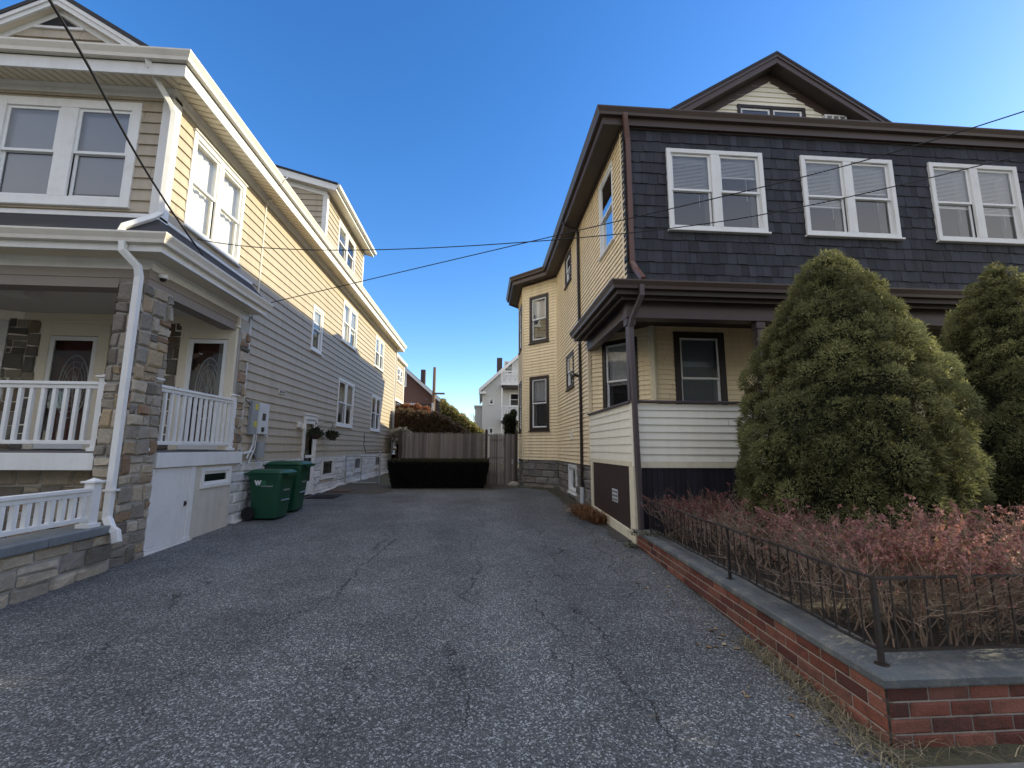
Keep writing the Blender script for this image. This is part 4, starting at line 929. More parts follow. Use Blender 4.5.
IR = thing('iron_railing', 'low black wrought iron railing with thin pickets standing on the brick wall coping', 'railing', (2.5, 2.8, .27))
E0, E1, E2 = (2.70, 7.0), (2.53, 2.79), (13.4, 2.79)
for (A, B) in ((E0, E1), (E1, E2)):
    F, L = FrAB(A, B); rl = MB(); rb = MB()
    n = 14; zt = lambda k: .775 + .008 * math.sin(k * 1.9); zb = lambda k: .345 + .006 * math.sin(k * 2.3)
    for k in range(n): 
        a, b = L * k / n, L * (k + 1) / n
        rl.hexa([F(a, zt(k), .016), F(b, zt(k + 1), .016), F(b, zt(k + 1), -.016), F(a, zt(k), -.016), F(a, zt(k) + .012, .016), F(b, zt(k + 1) + .012, .016), F(b, zt(k + 1) + .012, -.016), F(a, zt(k) + .012, -.016)])
        rb.hexa([F(a, zb(k), .013), F(b, zb(k + 1), .013), F(b, zb(k + 1), -.013), F(a, zb(k), -.013), F(a, zb(k) + .012, .013), F(b, zb(k + 1) + .012, .013), F(b, zb(k + 1) + .012, -.013), F(a, zb(k) + .012, -.013)])
    rl.build('rail', M['iron'], IR); rb.build('bottom_rail', M['iron'], IR); n = int(L / .118); first = None
    for k in range(1, n):
        u = L * k / n
        if u > 5 and A is E1: break
        if first is None:
            p = MB(); p.tube([F(u, .35, 0), F(u, .775, 0)], .006, 4); first = (p.build('picket', M['iron'], IR), u)
        else:
            c = first[0].copy(); COL.objects.link(c); c.parent = IR; d = Vector(F(u, 0, 0)) - Vector(F(first[1], 0, 0)); c.location = Vector(first[0].location) + d
FE1, LE1 = FrAB(E0, E1)
for u, r in ((.02, .014), (LE1 * .57, .017), (LE1, .019)):
    p = MB(); p.tube([FE1(u, .268, 0), FE1(u, .79, 0)], r, 4); p.tube([FE1(u, .268, 0), FE1(u, .276, 0)], r * 2.2, 8); p.build('post', M['iron'], IR)

# ================================================================== bins
def wheeled_bin():
    b = MB(); H = 1.0; N = 28
    def ring(z, hx, hy, e=9.0):
        P = []
        for k in range(N):
            a = 2 * math.pi * k / N; c, s = math.cos(a), math.sin(a)
            P.append((hx * math.copysign(abs(c) ** (2 / e), c), hy * math.copysign(abs(s) ** (2 / e), s), z))
        return P
    def loft(b, rings, cap0=True, cap1=True):
        for A, B in zip(rings[:-1], rings[1:]):
            for k in range(N): b.poly([A[k], A[(k + 1) % N], B[(k + 1) % N], B[k]])
        if cap0: b.poly(list(reversed(rings[0])))
        if cap1: b.poly(rings[-1])
    def sh(R, dx): return [(p[0] + dx, p[1], p[2]) for p in R]
    loft(b, [ring(.03, .27, .255), ring(.05, .29, .27), ring(.12, .295, .275), ring(.80, .365, .325), ring(.84, .365, .325), ring(.845, .385, .345), ring(.90, .39, .35), ring(.905, .40, .36), ring(.955, .40, .36)])
    root = thing('wheeled_bin', 'green wheeled bin', 'bin', (0, 0, 0), 'green wheeled bins by the house wall')
    body = b.build('body', M['bin'], root, smooth=False, local=True)
    s = MB()
    for z in (.60,): s.box(.30, .375, -.10, .10, z, z + .03)
    s.tube([(.345, -.16, .40), (.345, .16, .40)], .014, 8); s.build('lift_bar', M['galv'], body, local=True)
    l = MB(); loft(l, [ring(.958, .42, .375), ring(.985, .43, .385), ring(1.0, .42, .375), ring(1.04, .36, .31), ring(1.052, .28, .24)])
    l.box(.40, .50, -.24, .24, .962, .99); l.box(.485, .50, -.24, .24, .93, .962); l.build('lid', M['bin'], root, local=True)
    h = MB(); h.tube([(-.36, -.26, .92), (-.50, -.26, .97), (-.50, .26, .97), (-.36, .26, .92)], .018, 8); h.build('handle', M['bin'], root, local=True)
    a = MB(); a.tube([(-.30, -.36, .13), (-.30, .36, .13)], .012, 8); a.build('axle', M['galv'], root, local=True)
    for y in (-.33, .33):
        w = MB(); n = 24; R = [(-.30 + .14 * math.cos(2 * math.pi * k / n), .14 + .14 * math.sin(2 * math.pi * k / n)) for k in range(n)]
        for k in range(n):
            p, q = R[k], R[(k + 1) % n]; w.poly([(p[0], y - .035, p[1]), (q[0], y - .035, q[1]), (q[0], y + .035, q[1]), (p[0], y + .035, p[1])])
        w.poly([(p[0], y - .035, p[1]) for p in R]); w.poly([(p[0], y + .035, p[1]) for p in reversed(R)])
        wo = w.build('wheel', M['rubber'], root, local=True, bevel=.01)
        hb = MB(); hb.tube([(-.30, y - .045, .13), (-.30, y + .045, .13)], .05, 12); hb.build('hub', M['dark'], wo, local=True)
    # printed mark on the side towards the street
    for txt, u, v, sz, mt, off in (('W', -.20, .735, .125, 'logo_white', .012), ('M', -.055, .735, .125, 'logo_green', .012), ('WASTE MANAGEMENT', -.06, .70, .026, 'logo_white', .0)):
        me = text_mesh(txt, sz, offset=off, ext=.0015); me.materials.append(M[mt])
        for vt in me.vertices:
            X, Z = u + vt.co.x, v + vt.co.y; yy = -(.275 + (.325 - .275) * (Z - .12) / .68) - .004 + vt.co.z
            vt.co = (X, yy, Z)
        o = bpy.data.objects.new('printed_mark', me); COL.objects.link(o); o.parent = body
    return root
def copy_tree(o, parent=None):
    c = o.copy(); COL.objects.link(c)
    if parent is not None: c.parent = parent
    for ch in list(o.children): copy_tree(ch, c)
    return c
B1 = wheeled_bin(); B2 = copy_tree(B1)
B1['label'] = 'nearer green wheeled bin with white lettering on its side, beside the white foundation'
B2['label'] = 'farther green wheeled bin, partly hidden behind the first one and next to the side door'
B1.scale = (.92, .93, .98); B1.location = (-4.47, 9.95, gz(9.95) + .006); B1.rotation_euler = (0, 0, math.radians(-5))
B2.location = (-4.50, 10.85, gz(10.95) + .006); B2.rotation_euler = (0, 0, math.radians(2)); B2.scale = (.99, 1.0, 1.10)

# ================================================================== mats, baskets
m = MB(); m.box(-4.75, -4.05, 14.2, 15.2, gz(14.7), gz(14.7) + .03); tag(m.build('doormat', M['mat_brown'], bevel=.008), 'flat brown doormat on the ground just past the side door', 'doormat')
m = MB()
for k in range(9): m.box(-4.85 + .09 * k, -4.80 + .09 * k, 12.85, 13.75, gz(13.2) + .004, gz(13.2) + .026)
for k in range(8): m.box(-4.86, -4.07, 12.86 + .12 * k, 12.89 + .12 * k, gz(13.2) + .003, gz(13.2) + .022)
tag(m.build('grate_mat', M['rubber']), 'black rubber grid mat on the asphalt in front of the side door', 'mat')
def basket(y, lab):
    r = thing('hanging_basket', lab, 'hanging basket', (-4.72, y, 1.95), 'hanging baskets by the side door')
    b = MB(); n = 14
    for k in range(n):
        a, c = 2 * math.pi * k / n, 2 * math.pi * (k + 1) / n
        for (r0, z0), (r1, z1) in (((.06, -.13), (.14, -.06)), ((.14, -.06), (.17, .04))):
            b.poly([(r0 * math.cos(a), r0 * math.sin(a), z0), (r0 * math.cos(c), r0 * math.sin(c), z0), (r1 * math.cos(c), r1 * math.sin(c), z1), (r1 * math.cos(a), r1 * math.sin(a), z1)])
    b.poly([(.06 * math.cos(2 * math.pi * k / n), .06 * math.sin(2 * math.pi * k / n), -.13) for k in range(n)])
    b.build('pot', M['dark_wood'], r, local=True)
    c = MB()
    for k in range(3): a = 2 * math.pi * k / 3; c.tube([(.16 * math.cos(a), .16 * math.sin(a), .04), (-.0, 0, .36)], .006, 4)
    c.tube([(0, 0, .36), (-.06, 0, .42), (-.26, 0, .42)], .008, 5); c.build('hanger', M['iron'], r, local=True)
    f = MB()
    for k in range(420):
        d = RNG.normal(size=3); d /= np.linalg.norm(d); p = d * np.array([.2, .2, .12]) * RNG.uniform(.5, 1.1) + np.array([0, 0, .05]); t = RNG.normal(size=3) * .03; s = RNG.normal(size=3) * .03; g = RNG.uniform(.5, 1.2)
        f.poly([p, p + t, p + t + s, p + s], (.035 * g, .045 * g, .022 * g))
    f.build('foliage', M['dark_leaf'], r, local=True); return r
basket(12.95, 'round hanging basket of dark foliage in front of the white side door'); basket(14.35, 'round hanging basket of dark foliage on the siding right of the side door')

# ================================================================== picket fence across the back, with gate
PF = thing('picket_fence', 'tall weathered stockade fence with a gate closing the back of the driveway', 'fence', (-.8, 16.45, .255))
def panel(name, x0, x1, y, zt, lean=0):
    mb = MB(); x = x0
    while x < x1:
        w = random.uniform(.062, .085); k = random.uniform(.55, 1.3); g = random.uniform(.93, 1.02); h = zt + random.uniform(-.015, .02); dy = random.uniform(-.012, .012)
        a, b = x + .006, min(x + w, x1) - .002
        if b - a > .02:
            c = (k, k * g, k * g * g)
            mb.box(a, b, y + dy, y + dy + .02, .26, h - .07, c)
            m = (a + b) / 2; mb.hexa([(a, y + dy, h - .07), (b, y + dy, h - .07), (b, y + dy + .02, h - .07), (a, y + dy + .02, h - .07), (m - .012, y + dy, h), (m + .012, y + dy, h), (m + .012, y + dy + .02, h), (m - .012, y + dy + .02, h)], c)
        x += w
    for z in (.55, 1.2, 1.85): mb.box(x0, x1, y + .03, y + .07, z, z + .08, (.7, .7, .7))
    mb.build(name, M['wood_fence'], PF)
panel('fence_panel', -2.88, .16, 16.42, 2.16); panel('gate', .27, 1.28, 16.40, 2.13)
for x, zt, mt in ((-2.95, 2.24, 'dark_wood'), (.21, 2.26, 'dark_wood'), (1.33, 2.26, 'dark_wood')):
    p = MB(); p.box(x - .05, x + .05, 16.38, 16.48, .1, zt); p.tube([(x, 16.43, zt), (x, 16.43, zt + .04)], .04, 8, r2=.02); p.build('post', M[mt], PF, bevel=.008)
p = MB(); p.box(.265, .33, 16.368, 16.379, 1.25, 2.05); p.build('hinge_strip', M['offwhite_panel'], PF)
p = MB(); p.box(1.16, 1.20, 16.375, 16.398, 1.02, 1.18); p.build('latch', M['galv'], PF)

# chain-link side gate
CG = thing('chain_link_gate', 'low galvanised chain link gate between the house and the dark clipped hedge', 'gate', (-4.3, 16.6, .25))
f = MB(); x0, x1, y = -4.9, -3.78, 16.6
f.tube([(x0, y, .32), (x0, y, 1.28), (x1, y, 1.28), (x1, y, .32), (x0, y, .32)], .022, 8); f.tube([((x0 + x1) / 2, y, .32), ((x0 + x1) / 2, y, 1.28)], .016, 8); f.build('frame', M['galv'], CG)
f = MB(); f.tube([(x1 + .09, y, .1), (x1 + .09, y, 1.42)], .032, 10); f.tube([(x1 + .09, y, 1.42), (x1 + .09, y, 1.46)], .036, 10, r2=.015); f.build('post', M['galv'], CG)
f = MB(); s = .07; W, Hh = x1 - x0, .96
for k in range(-int(Hh / s), int(W / s) + 1):
    for sg in (0, 1):
        a0, a1 = k * s, k * s + Hh; t0, t1 = max(0, -a0), min(Hh, W - a0)
        if t1 <= t0: continue
        P = [(x0 + a0 + t0, y, .32 + t0), (x0 + a0 + t1, y, .32 + t1)]
        if sg: P = [(x0 + x1 - q[0], q[1], q[2]) for q in P]
        f.tube(P, .0035, 3)
f.build('wire_mesh', M['galv'], CG)

# ================================================================== wires
def wire(label, pts, r, name='overhead_wire', cat='wire'):
    mb = MB(); P = np.array(pts, float); t = np.arange(len(P)); Q = []
    for s in np.linspace(0, len(P) - 1, 60):
        Q.append([np.polyval(np.polyfit(t, P[:, k], min(4, len(P) - 1)), s) for k in range(3)])
    mb.tube(Q, r, 6); tag(mb.build(name, M['cable'], smooth=True), label, cat)
wire('thin black wire above the driveway, the lower one across the shingled facade', [(-4.95, 7.5, 5.14), (-3.42, 7.19, 4.93), (-1.82, 6.87, 4.79), (-.06, 6.52, 4.745), (.99, 6.31, 4.77), (2.25, 6.06, 4.83), (2.92, 5.92, 4.9), (4.44, 5.62, 5.07), (5.81, 5.34, 5.31), (7.1, 5.08, 5.57), (10.5, 4.4, 6.4)], .008)
wire('thin black wire above the driveway, the higher one across the shingled facade', [(-4.62, 9.38, 4.62), (-2.41, 8.47, 4.93), (-.07, 7.53, 5.08), (1.11, 7.06, 5.18), (2.94, 6.33, 5.38), (4.54, 5.69, 5.59), (5.44, 5.33, 5.73), (6.63, 4.85, 5.93), (7.07, 4.68, 6.01), (10.2, 3.5, 6.75)], .009)
wire('thick black service cable running down from the top left to the left porch eave', [(-3.0, 1.3, 5.55), (-3.3, 2.4, 5.33), (-3.54, 3.3, 5.16), (-3.65, 3.69, 5.12), (-3.76, 4.07, 5.06), (-3.91, 4.62, 4.95), (-4.14, 5.42, 4.81), (-4.52, 7.0, 4.66)], .012)

# ================================================================== plants
def tufts(P, N, n, size, spread, colf, flat=.35):
    """n small leaf blades around each point P with axis N"""
    m = len(P) * n
    p = np.repeat(P, n, 0); ax = np.repeat(N, n, 0)
    d = ax + RNG.normal(size=(m, 3)) * spread; d /= np.linalg.norm(d, axis=1)[:, None]
    s = np.cross(d, RNG.normal(size=(m, 3))); s /= np.linalg.norm(s, axis=1)[:, None]
    L = size * RNG.uniform(.6, 1.4, (m, 1)); o = p + RNG.normal(size=(m, 3)) * size * .45
    V = np.empty((m, 3, 3)); V[:, 0] = o - s * L * flat; V[:, 1] = o + s * L * flat; V[:, 2] = o + d * L
    F = np.arange(m * 3).reshape(-1, 3)
    return V.reshape(-1, 3), F, colf(o, m)
def vnoise(P, f, seed=0):
    r = np.random.default_rng(seed); out = np.zeros(len(P))
    for k in range(7):
        w = r.normal(size=3) * f; out += np.sin(P @ w + r.uniform(0, 6.28))
    return out / 3.2
def spruce(loc, h, prof, label, seed, nc=900, lean=(0, 0), per=330, core=(.012, .016, .009), near=None):
    root = thing('dwarf_spruce', label, 'conifer', loc, 'rounded dwarf spruces in the planting bed')
    zs, rs = np.array([q[0] for q in prof]), np.array([q[1] for q in prof])
    R = np.random.default_rng(seed)
    # rounded lumps bulging out of the cone surface, kept apart so dark creases stay between them
    C, Lr, A, T = [], [], [], []
    for _ in range(26000):
        tz = R.uniform(0, 1); rc = np.interp(tz, zs, rs)
        if R.uniform(0, rs.max()) > rc: continue
        a = R.uniform(0, 2 * math.pi); lr = R.uniform(.14, .36) * (1.1 - .5 * tz)
        rr = max(.02, rc * (1 + .05 * math.sin(3 * a + 5 * tz + seed) + .05 * math.sin(5 * a - 9 * tz)) - lr * R.uniform(.35, .9))
        p = np.array([rr * math.cos(a) + lean[0] * tz + lean[1] * tz * (1 - tz), rr * math.sin(a), tz * h])
        if C:
            d = np.linalg.norm(np.array(C) - p, axis=1)
            if np.any(d < .68 * (np.array(Lr) + lr)): continue
        C.append(p); Lr.append(lr); A.append(a); T.append(tz)
        if len(C) >= nc: break
    C, lump, a, zc = np.array(C), np.array(Lr), np.array(A), np.array(T)
    cnt = np.maximum(30, (per * (lump / .19) ** 2)).astype(int); idx = np.repeat(np.arange(len(C)), cnt)
    D = R.normal(size=(len(idx), 3)); D /= np.linalg.norm(D, axis=1)[:, None]
    out = np.stack([np.cos(a), np.sin(a), .35 + .4 * zc], 1); out /= np.linalg.norm(out, axis=1)[:, None]
    D = D + out[idx] * .85; D /= np.linalg.norm(D, axis=1)[:, None]
    P = C[idx] + D * (lump[idx] * (1 + .12 * vnoise(D * 3 + C[idx], 2.0, seed + 1)) * R.uniform(.86, 1.05, len(idx)))[:, None]; Nn = D
    front = np.clip((D * out[idx]).sum(1), 0, 1); shade = (R.uniform(.8, 1.2, len(C)))[idx] * (.25 + .75 * front)  # needles turned inward painted darker, shade of the creases put into colour
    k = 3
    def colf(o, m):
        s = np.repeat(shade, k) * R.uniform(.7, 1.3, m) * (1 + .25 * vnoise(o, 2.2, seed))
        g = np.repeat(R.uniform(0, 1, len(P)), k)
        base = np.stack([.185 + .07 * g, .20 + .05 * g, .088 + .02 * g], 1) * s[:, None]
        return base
    nf = 16000; tf = R.uniform(0, 1, nf); af = R.uniform(0, 2 * math.pi, nf); rf = np.maximum(.02, np.interp(tf, zs, rs) - R.uniform(.10, .24, nf))
    Pf = np.stack([rf * np.cos(af) + lean[0] * tf + lean[1] * tf * (1 - tf), rf * np.sin(af), tf * h], 1); Nf = np.stack([np.cos(af), np.sin(af), .4 + 0 * af], 1)
    P = np.concatenate([P, Pf]); Nn = np.concatenate([Nn, Nf]); shade = np.concatenate([shade, R.uniform(.22, .5, nf)])  # filler tufts behind the lumps get the same painted shade
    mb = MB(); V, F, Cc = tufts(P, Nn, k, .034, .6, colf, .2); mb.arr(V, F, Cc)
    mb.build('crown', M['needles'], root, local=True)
    # dark inner mass
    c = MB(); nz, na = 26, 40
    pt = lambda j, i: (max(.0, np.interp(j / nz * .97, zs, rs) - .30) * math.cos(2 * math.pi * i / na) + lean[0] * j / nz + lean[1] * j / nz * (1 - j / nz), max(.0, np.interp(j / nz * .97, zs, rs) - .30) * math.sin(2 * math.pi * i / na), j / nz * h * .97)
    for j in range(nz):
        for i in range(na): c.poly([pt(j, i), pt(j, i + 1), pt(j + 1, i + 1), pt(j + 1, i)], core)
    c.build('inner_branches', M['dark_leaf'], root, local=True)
    t = MB(); t.tube([(0, 0, -.1), (0, 0, .5)], .07, 8, (.08, .055, .04)); t.build('trunk', M['twig'], root, local=True)
    return root
PR = [(0, .82), (.06, 1.0), (.13, 1.12), (.21, 1.2), (.33, 1.22), (.41, 1.17), (.49, 1.10), (.58, 1.01), (.655, .91), (.75, .76), (.83, .60), (.9, .44), (.95, .36), (.98, .24), (1.0, .08)]
spruce((4.68, 5.62, .2), 4.08, PR, 'large rounded conical spruce in front of the porch, the nearer and more complete one', 3, lean=(.24, .5))
PR2 = [(0, .9), (.06, 1.15), (.14, 1.32), (.26, 1.42), (.38, 1.26), (.5, 1.04), (.62, .84), (.74, .68), (.84, .52), (.92, .33), (.98, .16), (1.0, .05)]
spruce((8.3, 6.15, .2), 4.3, PR2, 'second conical spruce cut off by the right edge, behind the first one', 9)

def barberry():
    root = thing('barberry_hedge', 'straggly barberry hedge with reddish leaves and bare twigs behind the iron railing', 'hedge', (4, 3.6, .2))
    tw, lf = MB(), MB(); R = random.Random(5); tips = []
    def stem(p, d, l, r, lev, zc):
        n = 4; P = [p]; dd = d.copy()
        for k in range(n):
            dd = (dd + Vector((R.gauss(0, .16), R.gauss(0, .16), R.gauss(.03, .08)))).normalized(); P.append(P[-1] + dd * l / n)
        g = R.uniform(.6, 1.6); tw.tube(P, r, 3, (.20 * g, .145 * g, .11 * g), r2=r * .45)
        for q in P[1:]: tips.append((q, lev, zc))
        if lev < 3 and P[-1].z < zc:
            for k in range(4 if lev < 2 else 2):
                b = P[R.choice((2, 3, 4))]; e = (dd + Vector((R.gauss(0, .55), R.gauss(0, .55), R.gauss(.05, .3)))).normalized()
                stem(b, e, l * R.uniform(.55, .85), r * .62, lev + 1, zc)
    B = []
    for k in range(120): B.append((R.uniform(2.82, 3.7), R.uniform(2.95, 6.95)))
    for k in range(210): B.append((R.uniform(2.85, 8.4), R.uniform(2.95, 3.9)))
    for x, y in B:
        zc = (1.05 if y < 4.3 else .92) + .10 * math.sin(x * 2.1 + y * 3) + R.gauss(0, .06) - .10 * max(0, y - 5)
        stem(Vector((x, y, .18)), Vector((R.gauss(0, .35), R.gauss(-.03, .3), 1)).normalized(), .42 * R.uniform(.7, 1.15), .0075, 0, zc)
    T = np.array([tuple(t[0]) for t in tips]); zc = np.array([t[2] for t in tips]); lev = np.array([t[1] for t in tips])
    rel = (T[:, 2] - .2) / (zc - .2); pr = np.clip((rel - .66) / .32, .02, 1) * np.where(lev == 0, .2, 1) * np.where(T[:, 1] > 4.2, .30, .75) * np.clip(.55 + .75 * np.sin(T[:, 0] * 3.1 + 1) * np.sin(T[:, 1] * 3.7), .25, 1)
    keep = RNG.uniform(size=len(T)) < pr; T = T[keep]
    def colf(o, m):
        g = RNG.uniform(0, 1, m); s_ = RNG.uniform(.6, 1.4, m)
        a = np.stack([.28 + .22 * g, .12 + .15 * g, .11 + .12 * g], 1) * s_[:, None]; b = np.stack([.20 + .08 * g, .13 + .06 * g, .07 + .03 * g], 1) * s_[:, None]
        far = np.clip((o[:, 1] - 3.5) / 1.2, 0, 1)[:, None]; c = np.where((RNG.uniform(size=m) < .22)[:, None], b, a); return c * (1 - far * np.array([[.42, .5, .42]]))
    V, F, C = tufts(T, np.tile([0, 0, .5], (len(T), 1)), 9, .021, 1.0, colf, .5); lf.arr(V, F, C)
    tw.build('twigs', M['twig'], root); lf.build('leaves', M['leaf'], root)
barberry()

def leafy_box(name, label, cat, loc, fn, n, size, colf, m, spread=.8, core=None, k=3, corec=(.006, .008, .005)):
    root = thing(name, label, cat, loc); P, Nn = fn(n)
    mb = MB(); V, F, C = tufts(P, Nn, k, size, spread, colf, .3); mb.arr(V, F, C); mb.build('foliage', M[m], root)
    if core: c = MB(); core(c); c.build('inner_branches', M['dark_leaf'], root)
    return root
# black clipped hedge in front of the fence
def box_pts(x0, x1, y0, y1, z0, z1, taper):
    def fn(n):
        q = RNG.uniform(size=(n, 3)); f = RNG.uniform(size=n); P = np.empty((n, 3)); N = np.zeros((n, 3))
        z = z0 + (z1 - z0) * q[:, 2]; sq = 1 - taper * np.clip(1 - (z - z0) / (z1 - z0), 0, 1) ** 1.6
        cx, hx = (x0 + x1) / 2, (x1 - x0) / 2 * sq; x = cx + hx * (2 * q[:, 0] - 1); y = y0 + (y1 - y0) * q[:, 1]
        fr = f < .50; tp = (f >= .50) & (f < .76); lt = (f >= .76) & (f < .88); rt = f >= .88
        y = np.where(fr, y0 + .10 * (1 - sq) * 4, y); N[fr] = (0, -1, 0); z = np.where(tp, z1, z); N[tp] = (0, 0, 1)
        x = np.where(tp, cx + (x1 - x0) / 2 * (2 * q[:, 0] - 1), x)
        x = np.where(lt, cx - hx, x); N[lt] = (-1, 0, 0); x = np.where(rt, cx + hx, x); N[rt] = (1, 0, 0)
        P[:] = np.stack([x, y, z], 1); P += RNG.normal(size=P.shape) * .018; return P, N
    return fn
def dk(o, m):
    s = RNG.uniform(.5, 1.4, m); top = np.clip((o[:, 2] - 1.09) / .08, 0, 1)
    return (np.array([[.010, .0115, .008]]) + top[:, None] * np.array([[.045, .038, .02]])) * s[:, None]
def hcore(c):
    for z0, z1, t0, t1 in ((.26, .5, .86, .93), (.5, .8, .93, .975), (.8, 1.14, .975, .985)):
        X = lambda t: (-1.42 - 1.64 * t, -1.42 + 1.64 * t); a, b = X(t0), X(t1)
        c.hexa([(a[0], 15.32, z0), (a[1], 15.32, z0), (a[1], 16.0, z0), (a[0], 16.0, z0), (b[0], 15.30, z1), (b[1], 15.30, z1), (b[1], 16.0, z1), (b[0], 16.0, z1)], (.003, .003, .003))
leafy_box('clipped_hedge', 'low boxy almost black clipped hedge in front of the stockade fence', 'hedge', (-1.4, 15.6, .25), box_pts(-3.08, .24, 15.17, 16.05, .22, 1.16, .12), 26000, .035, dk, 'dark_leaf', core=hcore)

# dried fern clump, stones and weeds at the foot of the right house
def blades(name, label, cat, spots, n, L, colf, lean=1.0, wd=.006, kind=None, droop=.5, seg=4):
    mb = MB()
    for (x, y, z, r) in spots:
        for k in range(n):
            a = random.uniform(0, 2 * math.pi); q = r * math.sqrt(random.random()); p = Vector((x + q * math.cos(a), y + q * math.sin(a), z))
            b = random.uniform(0, 2 * math.pi); l = L * random.uniform(.5, 1.2); out = Vector((math.cos(b), math.sin(b), 0)) * lean * random.uniform(.2, 1); s = Vector((-math.sin(b), math.cos(b), 0)) * wd
            P = []
            for j in range(seg + 1):
                t = j / seg; P.append(p + out * l * t + Vector((0, 0, 1)) * l * (t - droop * t * t * (1 + lean)))
            c = colf()
            for j in range(seg): mb.poly([P[j] - s * (1 - j / seg), P[j] + s * (1 - j / seg), P[j + 1] + s * (1 - (j + 1) / seg), P[j + 1] - s * (1 - (j + 1) / seg)], c)
    o = mb.build(name, M['straw']); return tag(o, label, cat, kind=kind)
def cr(pal, a=.75, b=1.3): return lambda: tuple(np.array(random.choice(pal)) * random.uniform(a, b))
blades('dried_fern', 'clump of dried orange brown fern fronds against the brown panel', 'dried plant', [(2.40, 9.7, gz(9.7), .24), (2.42, 10.4, gz(10.4), .26), (2.34, 10.1, gz(10.1), .2), (2.46, 9.2, gz(9.2), .14)], 300, .66, cr([(.19, .085, .03), (.23, .11, .045), (.15, .065, .025), (.12, .06, .03)]), 1.0, .008, droop=.42)
blades('weeds', 'low green weeds along the stone foundation of the right house', 'weeds', [(2.42, 10.9 + k * .45, gz(11 + k * .45), .22) for k in range(9)] + [(2.2 - .35 * k, 14.9 + .3 * k, gz(15), .2) for k in range(4)], 70, .17, cr([(.07, .085, .03), (.10, .085, .04), (.12, .10, .05)]), .8, .006, kind='stuff')
sp = []
for k in range(46):
    t = k / 45; sp.append((2.36 + .03 * math.sin(k) - .10 * (1 - t), 2.45 + t * 1.5, gz(2.5 + t * 1.5) + .005, .10 - .05 * t))
for k in range(14): sp.append((2.34 + k * .22, 2.57, gz(2.57) + .015, .06))
blades('dry_grass', 'matted dry straw grass along the foot of the brick wall', 'dry grass', sp, 13, .20, cr([(.30, .25, .16), (.23, .19, .12), (.17, .14, .09), (.11, .10, .05)]), 1.6, .0028, kind='stuff', droop=.36)
blades('corner_weeds', 'small sprawling weeds where the brick wall meets the porch corner', 'weeds', [(2.55, 7.05, .25, .16), (2.72, 6.9, .26, .18), (2.48, 7.3, gz(7.3), .12), (2.9, 6.7, .25, .15)], 60, .22, cr([(.11, .11, .07), (.14, .12, .09), (.07, .075, .04), (.2, .18, .14)]), .9, .008, kind='stuff')
mb = MB()
for k in range(120):
    if k < 70: x, y = 2.30 - abs(random.gauss(0, .22)), random.uniform(2.4, 8.5)
    elif k < 85: x, y = random.uniform(-4.6, 2.2), random.uniform(2.4, 14.5)
    else: x, y = random.uniform(-3.5, 1.8), 15.1 - abs(random.gauss(0, .35))
    a = random.uniform(0, 6.28); l = random.uniform(.014, .034); wd = l * random.uniform(.4, .7); z = gz(y) + .010; c, q = math.cos(a), math.sin(a); col = tuple(np.array(random.choice([(.20, .13, .07), (.27, .19, .11), (.13, .085, .05), (.32, .26, .17)])) * random.uniform(.7, 1.2)); h1, h2 = random.uniform(0, .014), random.uniform(0, .014)
    mb.poly([(x - c * l, y - q * l, z), (x - q * wd, y + c * wd, z + h1), (x + c * l, y + q * l, z + .003), (x + q * wd, y - c * wd, z + h2)], col)
tag(mb.build('leaf_litter', M['straw']), 'small dead brown leaves scattered over the asphalt', 'leaves', kind='stuff')
for (x, y, s, lab) in ((2.16, 10.45, .11, 'pale rough stone lying at the edge of the driveway left of the dried fern'), (1.18, 15.75, .16, 'grey rough stone at the foot of the fence gate post')):
    v = MB(); n = 10
    P = lambda i, j: (s * (1 + .15 * math.sin(i * 2 + j)) * math.cos(2 * math.pi * i / n) * math.sin(math.pi * j / 6) * 1.3, s * (1 + .12 * math.cos(i * 3 - j)) * math.sin(2 * math.pi * i / n) * math.sin(math.pi * j / 6), s * .8 * math.cos(math.pi * j / 6))
    for i in range(n):
        for j in range(6): v.poly([P(i, j), P((i + 1) % n, j), P((i + 1) % n, j + 1), P(i, j + 1)], (.30, .28, .24))
    o = v.build('rock', M['grey_block']); o.location = (x, y, gz(y) + s * .4); tag(o, lab, 'stone')
# ================================================================== beyond the fence
def mound(x0, x1, y0, y1, ztop, n, z0=.3):
    def fn(_):
        x = RNG.uniform(x0, x1, n); y = RNG.uniform(y0, y1, n); t = RNG.uniform(size=n); zt = np.array([ztop(a) for a in x]) * (1 + .02 * np.sin(x * 9) + .015 * np.sin(x * 23))
        z = np.where(t < .45, zt - np.abs(RNG.normal(size=n)) * .12, z0 + (zt - z0) * RNG.uniform(size=n)); y = np.where(t < .45, y, y0 + RNG.normal(size=n) * .08)
        N = np.where((t < .45)[:, None], [[0, -.2, 1]], [[0, -1, .3]]); return np.stack([x, y, z], 1), N
    return fn
def mcore(x0, x1, y0, y1, ztop, col, z0=.2, d=.12):
    def f(c):
        n = 16
        for i in range(n):
            a, b = x0 + (x1 - x0) * i / n, x0 + (x1 - x0) * (i + 1) / n
            c.hexa([(a, y0 + .1, z0), (b, y0 + .1, z0), (b, y1, z0), (a, y1, z0), (a, y0 + .1, ztop(a) - d), (b, y0 + .1, ztop(b) - d), (b, y1, ztop(b) - d), (a, y1, ztop(a) - d)], col)
    return f
def pal(P): 
    P = np.array(P); return lambda o, m: P[RNG.integers(0, len(P), m)] * RNG.uniform(.65, 1.35, (m, 1))
bz = lambda x: 3.65 - .10 * (x + 4.6) - .46 * max(0, x + 2.4) ** 1.2
